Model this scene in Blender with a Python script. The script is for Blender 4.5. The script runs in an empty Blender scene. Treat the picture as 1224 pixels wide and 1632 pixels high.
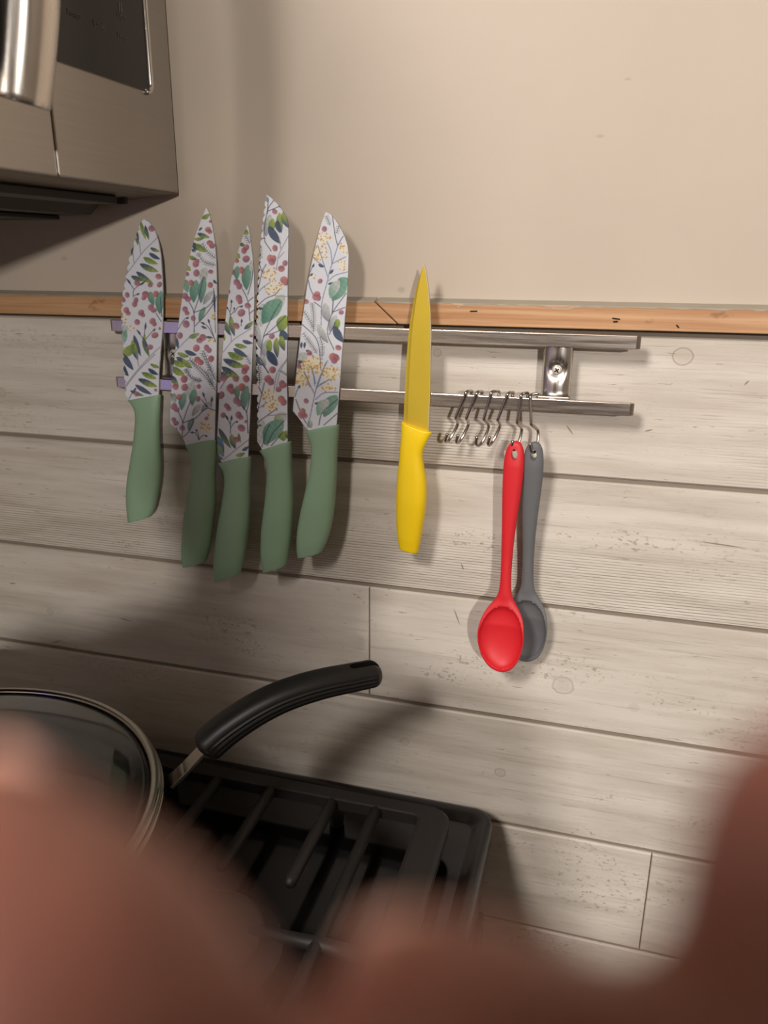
import bpy, bmesh, math, random
import numpy as np
from mathutils import Vector, Matrix

C = bpy.context.scene.collection
SC = bpy.context.scene

# ------------------------------------------------------------------ camera
F_PX, PITCH, YAW, ROLL = 1268.7, 0.315556, 0.274045, 0.005773
CAM = np.array([0.0, -0.70, 1.46])
_h = np.array([-math.sin(YAW), math.cos(YAW), 0.0]); _r = np.array([math.cos(YAW), math.sin(YAW), 0.0]); _u = np.array([0, 0, 1.0])
FW = _h*math.cos(PITCH) - _u*math.sin(PITCH)
_up = _u*math.cos(PITCH) + _h*math.sin(PITCH)
RT = _r*math.cos(ROLL) + _up*math.sin(ROLL)
UP = _up*math.cos(ROLL) - _r*math.sin(ROLL)
cd = bpy.data.cameras.new('camera')
cam = bpy.data.objects.new('camera', cd); C.objects.link(cam)
cam.matrix_world = Matrix(((RT[0], UP[0], -FW[0], CAM[0]), (RT[1], UP[1], -FW[1], CAM[1]), (RT[2], UP[2], -FW[2], CAM[2]), (0, 0, 0, 1)))
cd.sensor_fit = 'VERTICAL'; cd.sensor_height = 36.0; cd.lens = F_PX/1632*36.0
cd.clip_start = 0.004; cd.clip_end = 50
cd.dof.use_dof = True; cd.dof.focus_distance = 0.70; cd.dof.aperture_fstop = cd.lens/3.8
SC.camera = cam

# ------------------------------------------------------------------ world, lights, exposure
w = bpy.data.worlds.new('room_air'); SC.world = w; w.use_nodes = True
w.node_tree.nodes['Background'].inputs[0].default_value = (1.0, 0.85, 0.7, 1)
w.node_tree.nodes['Background'].inputs[1].default_value = 0.06

def area(name, loc, target, sx, sy, power, col):
    l = bpy.data.lights.new(name, 'AREA'); l.shape = 'RECTANGLE'; l.size = sx; l.size_y = sy
    l.energy = power; l.color = col
    o = bpy.data.objects.new(name, l); C.objects.link(o)
    o.location = loc
    o.rotation_euler = (Vector(target) - Vector(loc)).to_track_quat('-Z', 'Y').to_euler()
    return o
area('ceiling_lamp', (-0.58, -1.70, 2.38), (-0.3, -0.5, 1.0), 0.36, 0.36, 29, (1.0, 0.925, 0.875))
area('far_room_lamp', (1.15, -3.1, 2.02), (0, 0, 1.3), 0.09, 0.09, 47, (1.0, 0.93, 0.875))
area('blue_light', (-0.785, -0.685, 1.275), (0, -0.685, 1.275), 0.12, 0.17, 0.12, (0.07, 0.08, 1.0))

SC.view_settings.view_transform = 'Standard'; SC.view_settings.look = 'None'
SC.view_settings.exposure = 0.18; SC.view_settings.gamma = 1.0; SC.view_settings.use_curve_mapping = False

# ------------------------------------------------------------------ helpers
def ray(u, v):
    return RT*(u-612)/F_PX - UP*(v-816)/F_PX + FW
def at_y(u, v, y):                 # point of the vertical plane at distance y from the wall seen at (u, v)
    d = ray(u, v); return CAM + d*((y-CAM[1])/d[1])
def at_x(u, v, x):
    d = ray(u, v); return CAM + d*((x-CAM[0])/d[0])
def at_z(u, v, z):
    d = ray(u, v); return CAM + d*((z-CAM[2])/d[2])

def lin(c):
    if isinstance(c, str):
        c = c.lstrip('#'); c = [int(c[i:i+2], 16)/255 for i in (0, 2, 4)]
    return tuple(((x+0.055)/1.055)**2.4 if x > 0.04045 else x/12.92 for x in c)

class N:
    """tiny node-graph writer"""
    def __init__(s, name):
        s.m = bpy.data.materials.new(name); s.m.use_nodes = True
        s.t = s.m.node_tree; s.b = s.t.nodes['Principled BSDF']
    def n(s, typ, **kw):
        x = s.t.nodes.new(typ)
        for k, v in kw.items(): setattr(x, k, v)
        return x
    def put(s, sock, val):
        if isinstance(val, bpy.types.NodeSocket): s.t.links.new(val, sock)
        elif val is not None: sock.default_value = val
    def math(s, op, a, b=None, c=None, clamp=False):
        x = s.n('ShaderNodeMath', operation=op, use_clamp=clamp)
        for i, v in enumerate((a, b, c)): s.put(x.inputs[i], v)
        return x.outputs[0]
    def vmath(s, op, a, b=None):
        x = s.n('ShaderNodeVectorMath', operation=op)
        s.put(x.inputs[0], a); s.put(x.inputs[1], b)
        return x.outputs['Value'] if op in ('LENGTH', 'DOT_PRODUCT') else x.outputs[0]
    def noise(s, vec, scale=1.0, detail=4, rough=0.55):
        x = s.n('ShaderNodeTexNoise'); s.put(x.inputs['Vector'], vec)
        x.inputs['Scale'].default_value = scale; x.inputs['Detail'].default_value = detail; x.inputs['Roughness'].default_value = rough
        return x.outputs[0]
    def rng(s, v, a, b, c=0.0, d=1.0, smooth=True):
        x = s.n('ShaderNodeMapRange'); x.interpolation_type = 'SMOOTHSTEP' if smooth else 'LINEAR'
        for i, q in enumerate((v, a, b, c, d)): s.put(x.inputs[i], q)
        return x.outputs[0]
    def mix(s, f, a, b, blend='MIX'):
        x = s.n('ShaderNodeMix', data_type='RGBA', blend_type=blend)
        s.put(x.inputs[0], f)
        for i, q in ((6, a), (7, b)):
            s.put(x.inputs[i], (tuple(q)+(1,)) if isinstance(q, (tuple, list)) and len(q) == 3 else q)
        return x.outputs[2]
    def obj(s): return s.n('ShaderNodeTexCoord').outputs['Object']
    def bump(s, h, strength=0.3, dist=0.001):
        x = s.n('ShaderNodeBump'); x.inputs['Strength'].default_value = strength; x.inputs['Distance'].default_value = dist
        s.put(x.inputs['Height'], h); s.put(s.b.inputs['Normal'], x.outputs[0])
    def set(s, **kw):
        for k, v in kw.items():
            k = k.replace('_', ' ')
            if isinstance(v, tuple) and len(v) == 3 and s.b.inputs[k].type == 'RGBA': v = v+(1,)
            s.put(s.b.inputs[k], v)
        return s.m

def simple(name, col, rough=0.5, metal=0.0, grain=0.08, scale=60, bump=0.0, **kw):
    g = N(name); c = lin(col); v = g.noise(g.obj(), scale, 4)
    dark = tuple(x*(1-grain) for x in c); lite = tuple(min(1, x*(1+grain)) for x in c)
    g.set(Base_Color=g.mix(v, dark, lite), Roughness=rough, Metallic=metal, **kw)
    if bump: g.bump(v, bump, 0.0005)
    return g.m

def brushed(name, col, rough, stretch, scale=1.0):
    g = N(name); c = lin(col)
    v = g.noise(g.vmath('MULTIPLY', g.obj(), stretch), scale, 3, 0.6)
    g.set(Base_Color=g.mix(v, tuple(x*0.86 for x in c), tuple(min(1, x*1.1) for x in c)), Metallic=1.0, Roughness=g.rng(v, 0.2, 0.8, rough*0.8, rough*1.25))
    g.bump(v, 0.06, 0.0002)
    return g.m

def wloc(o):
    p = np.zeros(3)
    while o is not None: p = p + np.array(o.location); o = o.parent
    return p
def mesh(name, verts, faces, mat, parent=None, smooth=False, local=False):
    v = np.array(verts, float)
    if parent is not None and not local: v = v - wloc(parent)
    me = bpy.data.meshes.new(name); me.from_pydata(v.tolist(), [], [tuple(int(i) for i in f) for f in faces]); me.update()
    bm = bmesh.new(); bm.from_mesh(me); bmesh.ops.recalc_face_normals(bm, faces=bm.faces); bm.to_mesh(me); bm.free()
    if smooth: me.polygons.foreach_set('use_smooth', [True]*len(me.polygons))
    if mat is not None: me.materials.append(mat)
    o = bpy.data.objects.new(name, me); C.objects.link(o)
    if parent is not None: o.parent = parent
    return o
def thing(name, label, cat, loc, group=None):
    o = bpy.data.objects.new(name, None); C.objects.link(o); o.empty_display_size = 0.02
    o.location = loc; return tag(o, label, cat, group)
def tag(o, label, cat, group=None):
    o['label'] = label; o['category'] = cat
    if group: o['group'] = group
    return o
def struct(o): o['kind'] = 'structure'; return o

class G:
    """geometry collector: joins several solids into ONE part"""
    def __init__(s): s.v = []; s.f = []
    def add(s, v, f):
        k = len(s.v); s.v += [tuple(p) for p in v]; s.f += [tuple(i+k for i in q) for q in f]; return s
    def box(s, lo, hi, ch=0.0):
        bm = bmesh.new(); bmesh.ops.create_cube(bm, size=1)
        for v in bm.verts: v.co = Vector([(lo[i]+hi[i])/2 + v.co[i]*(hi[i]-lo[i]) for i in range(3)])
        if ch > 0: bmesh.ops.bevel(bm, geom=list(bm.edges), offset=ch, segments=2, profile=0.5, affect='EDGES')
        bm.verts.index_update(); s.add([v.co[:] for v in bm.verts], [[v.index for v in f.verts] for f in bm.faces]); bm.free(); return s
    def tube(s, pts, r, n=12, cap=True, sq=None):
        """swept round bar; r number or list; sq=(a,b) scales cross-section along side / normal"""
        P = [np.array(p, float) for p in pts]; m = len(P); R = r if hasattr(r, '__len__') else [r]*m
        T = [P[min(i+1, m-1)]-P[max(i-1, 0)] for i in range(m)]; T = [t/np.linalg.norm(t) for t in T]
        ref = np.array([0, 0, 1.0]) if abs(T[0][2]) < 0.9 else np.array([1.0, 0, 0])
        nrm = np.cross(T[0], ref); nrm /= np.linalg.norm(nrm); vs = []
        for i in range(m):
            nrm = nrm - T[i]*np.dot(nrm, T[i]); nrm /= np.linalg.norm(nrm); bi = np.cross(T[i], nrm)
            for k in range(n):
                a = 2*math.pi*k/n
                vs.append(P[i] + R[i]*(math.cos(a)*nrm*(sq[0] if sq else 1) + math.sin(a)*bi*(sq[1] if sq else 1)))
        fs = [(i*n+k, i*n+(k+1) % n, (i+1)*n+(k+1) % n, (i+1)*n+k) for i in range(m-1) for k in range(n)]
        if cap: fs += [tuple(range(n))[::-1], tuple((m-1)*n+k for k in range(n))]
        return s.add(vs, fs)
    def lathe(s, prof, centre, n=48, axis=2):
        vs = []; 
        for (r, h) in prof:
            for k in range(n):
                a = 2*math.pi*k/n; q = [r*math.cos(a), r*math.sin(a)]
                p = q+[h] if axis == 2 else ([q[0], h, q[1]] if axis == 1 else [h]+q)
                vs.append([centre[i]+p[i] for i in range(3)])
        m = len(prof)
        fs = [(i*n+k, i*n+(k+1) % n, (i+1)*n+(k+1) % n, (i+1)*n+k) for i in range(m-1) for k in range(n)]
        if prof[0][0] > 1e-6 and False: pass
        return s.add(vs, fs)
    def prism(s, poly, d0, d1, axis):
        """poly: list of 2D points in the plane normal to axis"""
        def mk(p, d):
            q = list(p); q.insert(axis, d); return q
        n = len(poly); vs = [mk(p, d0) for p in poly]+[mk(p, d1) for p in poly]
        return s.add(vs, [tuple(range(n)), tuple(range(2*n-1, n-1, -1))]+[(i, (i+1) % n, n+(i+1) % n, n+i) for i in range(n)])
    def out(s, name, mat, parent=None, smooth=False, local=False):
        return mesh(name, s.v, s.f, mat, parent, smooth, local)

def bevel(o, wd, seg=2, ang=0.6):
    m = o.modifiers.new('edge', 'BEVEL'); m.width = wd; m.segments = seg; m.limit_method = 'ANGLE'; m.angle_limit = ang
    m.harden_normals = False; return o
def bake(o):
    dg = bpy.context.evaluated_depsgraph_get(); dg.update()
    me = bpy.data.meshes.new_from_object(o.evaluated_get(dg)); o.modifiers.clear(); o.data = me; return o
def cut(o, cutter):
    m = o.modifiers.new('cut', 'BOOLEAN'); m.operation = 'DIFFERENCE'; m.object = cutter; m.solver = 'EXACT'
    bake(o); me = cutter.data; bpy.data.objects.remove(cutter); bpy.data.meshes.remove(me); return o
def smooth_poly(p, n=6):
    p = [np.array(q, float) for q in p]; out = []
    if len(p) < 3:
        return [p[0]*(1-t)+p[1]*t for t in np.linspace(0, 1, n+1)]
    q = [2*p[0]-p[1]]+p+[2*p[-1]-p[-2]]
    for i in range(1, len(q)-2):
        for t in np.linspace(0, 1, n, endpoint=False):
            a, b, c, d = q[i-1], q[i], q[i+1], q[i+2]
            out.append(0.5*((2*b)+(-a+c)*t+(2*a-5*b+4*c-d)*t*t+(-a+3*b-3*c+d)*t**3))
    return out+[p[-1]]
def resample(p, n):
    p = np.array(p, float); L = np.r_[0, np.cumsum(np.linalg.norm(np.diff(p, axis=0), axis=1))]
    t = np.linspace(0, L[-1], n); return np.c_[tuple(np.interp(t, L, p[:, k]) for k in range(p.shape[1]))]

# ------------------------------------------------------------------ materials
def plaster(name, col, marks=False):
    g = N(name); o = g.obj(); c = lin(col)
    a = g.noise(o, 3.5, 5); b = g.noise(o, 90, 3); d = g.noise(g.vmath('MULTIPLY', o, (10, 10, 30)), 1, 4)
    base = g.mix(g.rng(a, .3, .7), tuple(x*.955 for x in c), tuple(x*1.03 for x in c))
    if marks:
        for (u, v, rx, rz) in ((957, 217, .004, .0016), (1000, 126, .003, .0012), (103, 412, .004, .002), (690, 470, .012, .0015), (640, 462, .004, .003)):
            p = at_y(u, v, 0)
            dd = g.vmath('LENGTH', g.vmath('MULTIPLY', g.vmath('SUBTRACT', o, tuple(p)), (1/rx, 0, 1/rz)))
            base = g.mix(g.math('MULTIPLY', g.rng(g.math('ADD', dd, g.math('MULTIPLY', b, .8)), .7, 1.6, 1, 0), .35), base, tuple(x*.45 for x in c))
    g.set(Base_Color=base, Roughness=0.55)
    g.bump(g.math('ADD', g.math('MULTIPLY', b, .25), d), 0.25, 0.0012)
    return g.m

SEAM = [-0.0627 - 0.12655*i for i in range(12)]         # plank joints, metres from the eye line
def plank_mat():
    g = N('whitewashed_plank'); o = g.obj()
    sep = g.n('ShaderNodeSeparateXYZ'); g.t.links.new(o, sep.inputs[0]); X, Z = sep.outputs[0], sep.outputs[2]
    rnd = g.n('ShaderNodeObjectInfo').outputs['Random']
    cmb = g.n('ShaderNodeCombineXYZ'); g.put(cmb.inputs[0], g.math('MULTIPLY', rnd, 37.0)); g.put(cmb.inputs[1], g.math('MULTIPLY', rnd, 11.0)); g.put(cmb.inputs[2], g.math('MULTIPLY', rnd, 5.0))
    p = g.vmath('ADD', o, cmb.outputs[0])
    fr = g.math('FRACT', g.math('DIVIDE', g.math('SUBTRACT', 1.46+SEAM[0], Z), 0.12655))      # 0 top of plank .. 1 bottom
    broad = g.noise(g.vmath('MULTIPLY', p, (5, 5, 55)), 1, 6, .6)
    cloud = g.noise(g.vmath('MULTIPLY', p, (7, 7, 14)), 1, 3)
    fib = g.noise(g.vmath('MULTIPLY', p, (16, 16, 420)), 1, 5, .65)
    tick = g.noise(g.vmath('MULTIPLY', p, (55, 55, 340)), 1, 3, .6)
    spk = g.noise(g.vmath('MULTIPLY', p, (210, 210, 300)), 1, 3, .6)
    spkm = g.math('MULTIPLY', g.rng(g.noise(g.vmath('MULTIPLY', p, (6, 6, 17)), 1, 3), .53, .66), g.rng(Z, 1.22, 1.14, .35, 1))
    for (u, v, rx, rz) in ((880, 1062, .058, .020), (715, 1075, .040, .010), (760, 860, .050, .012), (1000, 862, .075, .011), (945, 1425, .050, .022), (1080, 1120, .050, .012), (660, 845, .030, .010), (560, 950, .030, .010)):
        q = at_y(u, v, 0)
        dd = g.vmath('LENGTH', g.vmath('MULTIPLY', g.vmath('SUBTRACT', o, tuple(q)), (1/rx, 0, 1/rz)))
        spkm = g.math('MAXIMUM', spkm, g.rng(g.math('ADD', dd, g.math('MULTIPLY', g.math('SUBTRACT', cloud, .5), 1.2)), .45, 1.1, 1, 0))
    wob = g.math('MULTIPLY', g.noise(g.vmath('MULTIPLY', p, (3.2, 3.2, 22)), 1, 2), 9.0)
    cord = g.math('SINE', g.math('ADD', g.math('MULTIPLY', Z, 2*math.pi/0.0027), wob))
    cord = g.rng(cord, .15, .95)
    cm = g.math('MULTIPLY', g.rng(fr, .40, .72), g.rng(Z, 1.46+SEAM[2]-.004, 1.46+SEAM[2]+.006))
    cm = g.math('MULTIPLY', cm, g.rng(g.noise(g.vmath('MULTIPLY', p, (2.6, 2.6, 9)), 1, 2), .34, .52))
    cm = g.math('MULTIPLY', cm, g.rng(tick, .3, .6, .55, 1))
    base = g.mix(g.rng(broad, .30, .68), lin('#bbb2a5'), lin('#d4cdc2'))
    base = g.mix(g.math('MULTIPLY', g.rng(cloud, .35, .7), .35), base, lin('#cbc4b8'))
    base = g.mix(g.math('MULTIPLY', g.rng(fib, .54, .74), .33), base, lin('#857a69'))
    base = g.mix(g.math('MULTIPLY', g.rng(tick, .665, .72), .5), base, lin('#7c705f'))
    base = g.mix(g.math('MULTIPLY', g.math('MULTIPLY', g.rng(spk, .56, .66), spkm), .62), base, lin('#8a7a5f'))
    base = g.mix(g.math('MULTIPLY', cord_m := g.math('MULTIPLY', cord, cm), .62), base, lin('#7d715f'))
    for (u, v, r, k) in ((1088, 569, .0088, 1), (697, 562, .0045, 1), (645, 1182, .0052, .8), (797, 1231, .0062, 1), (80, 975, .005, .8), (897, 1093, .0125, .6), (655, 1012, .0018, 1), (3, 625, .006, .7), (1010, 1128, .006, .3), (990, 620, .002, .8)):
        q = at_y(u, v, 0)
        dd = g.vmath('LENGTH', g.vmath('MULTIPLY', g.vmath('SUBTRACT', o, tuple(q)), (1.2/r, 0, 1.35/r)))
        dd = g.math('ADD', dd, g.math('MULTIPLY', g.math('SUBTRACT', broad, .5), .7))
        ring = g.rng(g.math('ABSOLUTE', g.math('SUBTRACT', dd, 1.0)), .03, .17, 1, 0)
        base = g.mix(g.math('MULTIPLY', g.rng(dd, .6, 1.0, 1, 0), .25), base, lin('#a59a88'))
        base = g.mix(g.math('MULTIPLY', ring, .5*k), base, lin('#7a6f5f'))
    for (u, v, L, a) in ((908, 685, .006, -.9), (737, 903, .004, -1.2), (755, 500+153, .003, .6), (1150, 868, .022, -.06), (728, 983, .010, -1.2), (1034, 686, .004, .3), (1190, 610, .003, .9), (205, 792, .008, -.1), (200, 988, .010, -.1), (90, 1023, .008, .4), (20, 930, .005, .1)):
        q = at_y(u, v, 0); ca, sa = math.cos(a), math.sin(a)
        dv = g.vmath('SUBTRACT', o, tuple(q))
        al = g.math('DIVIDE', g.vmath('DOT_PRODUCT', dv, (ca, 0, sa)), L); ac = g.math('DIVIDE', g.vmath('DOT_PRODUCT', dv, (-sa, 0, ca)), .0008)
        dd = g.math('SQRT', g.math('ADD', g.math('MULTIPLY', al, al), g.math('MULTIPLY', ac, ac)))
        base = g.mix(g.math('MULTIPLY', g.rng(dd, .5, 1.1, 1, 0), .7), base, lin('#5d5141'))
    g.set(Base_Color=base, Roughness=0.5)
    h = g.math('SUBTRACT', g.math('MULTIPLY', broad, .3), g.math('ADD', g.math('MULTIPLY', g.rng(fib, .5, .75), .35), g.math('MULTIPLY', cord_m, .8)))
    h = g.math('SUBTRACT', h, g.math('MULTIPLY', g.rng(tick, .64, .72), .5))
    g.bump(h, 0.5, 0.0007)
    return g.m

def pine(name):
    g = N(name); o = g.obj()
    a = g.noise(g.vmath('MULTIPLY', o, (5, 5, 210)), 1, 4, .6); b = g.noise(g.vmath('MULTIPLY', o, (30, 30, 60)), 1, 3); f = g.noise(g.vmath('MULTIPLY', o, (30, 30, 900)), 1, 3)
    c = g.mix(g.rng(a, .3, .7), lin('#a97b52'), lin('#c39b73'))
    c = g.mix(g.math('MULTIPLY', g.rng(f, .55, .75), .3), c, lin('#94653a'))
    c = g.mix(g.math('MULTIPLY', g.rng(b, .70, .76), .6), c, lin('#7a4f2c'))
    g.set(Base_Color=c, Roughness=.5); g.bump(f, .15, .0004); return g.m

M = dict(
    plaster=plaster('beige_wall_paint', '#baad9d', True), room=plaster('room_wall_paint', '#b0a598'), plank=plank_mat(), grout=simple('plank_gap', '#81776a', .8), pine=pine('pine_batten'),
    caulk=simple('painted_caulk', '#a39b8c', .6, bump=.3), staple=simple('dark_staple', '#2a2320', .5, .6), floor=simple('floor_tile', '#4b4138', .5), ceil=simple('ceiling_paint', '#9a9186', .8),
    steel=brushed('brushed_bar_steel', '#d8d0c7', .27, (14, 400, 400)), cap=simple('steel_cap', '#a39a92', .35, 1.0), chrome=simple('polished_steel', '#cfccc8', .22, 1.0, .03), hook=simple('hook_steel', '#bdb6ae', .2, 1.0, .04),
    dimple=brushed('bracket_steel', '#cbc6bf', .27, (500, 500, 8)), screw=simple('screw_steel', '#d8d2c8', .4, .4), black=simple('black_slot', '#0c0b0a', .6),
    green=simple('sage_plastic', '#8caa8c', .47, 0, .05, 30, .02), yellow=simple('yellow_plastic', '#fbd516', .38, 0, .04, 20), yblade=simple('yellow_coated_blade', '#cfb336', .40, .35, .06, 40),
    red=simple('red_silicone', '#cc2029', .5, 0, .04, 25), grey=simple('grey_silicone', '#626466', .55, 0, .04, 25),
    mw=brushed('microwave_steel', '#aaa49d', .34, (400, 7, 400)), mwglass=simple('black_panel_glass', '#1b1814', .22, 0, .03), mwunder=simple('dark_vent_metal', '#2e2923', .5, .4), mwlip=brushed('lip_steel', '#6d6355', .42, (300, 10, 300)), print=simple('panel_print', '#4c4842', .5), hdl=brushed('handle_steel', '#cfc9c0', .24, (90, 90, 5)),
    enamel=simple('black_enamel', '#0d0b0a', .12, 0, .1), iron=simple('cast_iron', '#191614', .6, 0, .35, 120, .5), cap_iron=simple('burner_enamel', '#231f1a', .5, 0, .2, 90), stove=brushed('stove_front_steel', '#7a7062', .4, (200, 8, 200)), lip=simple('cooktop_lip_enamel', '#0e0c0b', .25, 0, .1),
    pan=simple('pan_steel', '#b4aea6', .18, 1.0, .05), nonstick=simple('nonstick', '#1a1815', .35, 0, .08), grip=simple('black_bakelite', '#100f0e', .48, 0, .1), pandark=simple('pan_outer_coat', '#171513', .4),
)
def glass():
    g = N('lid_glass'); return g.set(Base_Color=(.86, .87, .84), Roughness=.03, Transmission_Weight=1.0, IOR=1.45)
M['glass'] = glass()
def skin():
    g = N('skin'); o = g.obj(); v = g.noise(o, 90, 4)
    c = g.mix(g.rng(v, .3, .7), lin('#8f5c4f'), lin('#9f6c5c'))
    g.set(Base_Color=c, Roughness=.5, Subsurface_Weight=.35, Subsurface_Radius=(1.0, .22, .12), Subsurface_Scale=.006); g.bump(g.noise(o, 900, 2), .1, .0003); return g.m
M['skin'] = skin(); M['nail'] = simple('nail', '#cf9f8b', .3)
def printed():
    g = N('floral_printed_steel'); a = g.n('ShaderNodeAttribute'); a.attribute_name = 'print'
    v = g.noise(g.obj(), 300, 3)
    return g.set(Base_Color=g.mix(.05, a.outputs['Color'], v), Roughness=.36)
M['print_blade'] = printed()

# ------------------------------------------------------------------ the room
XL, XR, YF, HC = -0.80, 2.6, -4.2, 2.5
ZT = 1.46 - 0.0600                                        # underside of the pine batten
struct(G().box((XL-.1, YF-.1, -.1), (XR+.1, .12, 0)).out('floor', M['floor']))
struct(G().box((XL-.1, YF-.1, HC), (XR+.1, .12, HC+.1)).out('ceiling', M['ceil']))
struct(G().box((XL-.1, YF, 0), (XL, .12, HC)).out('wall_left', M['room']))
struct(G().box((XR, YF, 0), (XR+.1, .12, HC)).out('wall_right', M['room']))
struct(G().box((XL, YF-.1, 0), (XR, YF, HC)).out('wall_front', M['room']))
wall = struct(G().box((XL, 0, ZT+.008), (XR, .12, HC)).out('wall_back', M['plaster']))
G().box((XL, .0030, 0), (XR, .12, ZT+.008)).out('wall_substrate', M['grout'], wall)
# planks: each its own piece with chamfered edges
random.seed(4)
joints = {0: [.62, 1.5], 1: [.45, 1.36], 2: [-.2115, .70, 1.6], 3: [.36, 1.27], 4: [.0837, .98, 1.9], 5: [.52, 1.4], 6: [-.35, .56, 1.5], 7: [.3, 1.2], 8: [-.2, .7], 9: [.4], 10: [.1, 1.0], 11: [.5]}
lipsz = 1.46
for i in range(11):
    zt = lipsz+SEAM[i]; zb = lipsz+SEAM[i+1] if i < 11 else 0.0
    if zt <= 0.02: break
    zb = max(zb, 0.004)
    xs = [XL]+joints.get(i, [])+[XR]
    for a, b in zip(xs[:-1], xs[1:]):
        gx = .0004; top = zt-.0021 if i else lipsz-.0645; bot = zb+.0021
        dy = random.uniform(-.0004, .0004); ch = .0014
        o = G()
        a2, b2 = a+gx, b-gx
        xo = [a2, a2+.0006, b2-.0006, b2]
        vs = [(a2, .0032, bot), (b2, .0032, bot), (b2, .0032, top), (a2, .0032, top), (a2, .0016+dy, bot), (b2, .0016+dy, bot), (b2, .0016+dy, top), (a2, .0016+dy, top),
              (a2+.0005, dy, bot+ch), (b2-.0005, dy, bot+ch), (b2-.0005, dy, top-ch), (a2+.0005, dy, top-ch)]
        fs = [(0, 1, 2, 3), (0, 1, 5, 4), (1, 2, 6, 5), (2, 3, 7, 6), (3, 0, 4, 7), (4, 5, 9, 8), (5, 6, 10, 9), (6, 7, 11, 10), (7, 4, 8, 11), (8, 9, 10, 11)]
        mesh('plank', vs, fs, M['plank'], wall)
# pine batten in two scarfed pieces
TY = -.012
def tz(u, v): q = at_y(u, v, TY); return (q[0], q[2])
zt_l, zt_r, zb_l, zb_r = 1.46-.0420, 1.46-.0410, 1.46-.0607, 1.46-.0588
def zl(x, top):
    t = (x+.6)/.72; return (zt_l+(zt_r-zt_l)*t) if top else (zb_l+(zb_r-zb_l)*t)
xa, xb = tz(598, 478)[0], tz(634, 517)[0]
t1 = struct(G().prism([(XL, zl(XL, 0)), (xb-.0011, zl(xb, 0)), (xa-.0011, zl(xa, 1)), (XL, zl(XL, 1))], -.001, TY, 1).out('trim_1', M['pine']))
t2 = struct(G().prism([(xb+.0004, zl(xb, 0)), (XR, zl(XR, 0)), (XR, zl(XR, 1)), (xa+.0004, zl(xa, 1))], -.001, TY, 1).out('trim_2', M['pine']))
for t in (t1, t2): bevel(t, .0008)
random.seed(9)
def caulk(x0, x1, par):                                   # ragged paint line along the batten's top edge
    n = int((x1-x0)/.006); g = G(); vs = []; 
    for k in range(n+1):
        x = x0+(x1-x0)*k/n; dz = random.uniform(0, .0010) if random.random() < .8 else random.uniform(.001, .003)
        zz = zl(x, 1); vs += [(x, .0, zz+.0035), (x, TY+.001, zz+.0006), (x, TY-.0003, zz-dz)]
    fs = []
    for k in range(n):
        for j in range(2): fs.append((3*k+j, 3*k+3+j, 3*k+4+j, 3*k+1+j))
    return mesh('paint_edge', vs, fs, M['caulk'], par)
caulk(XL, xa-.001, t1); caulk(xa+.001, .5, t2)
for (u, v, L, a, par) in ((755, 496, .006, .05, t2), (982, 508, .006, -.1, t2), (1080, 520, .003, -.8, t2)):
    q = at_y(u, v, TY-.0003); g = G()
    g.tube([q+np.array([-L/2*math.cos(a), 0, -L/2*math.sin(a)]), q+np.array([L/2*math.cos(a), 0, L/2*math.sin(a)])], .0006, 6)
    if u > 900 and u < 1000: g.tube([q+np.array([-.002, 0, -.0025]), q+np.array([.0015, 0, -.002])], .0007, 6)
    g.out('staple', M['staple'], par)

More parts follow.
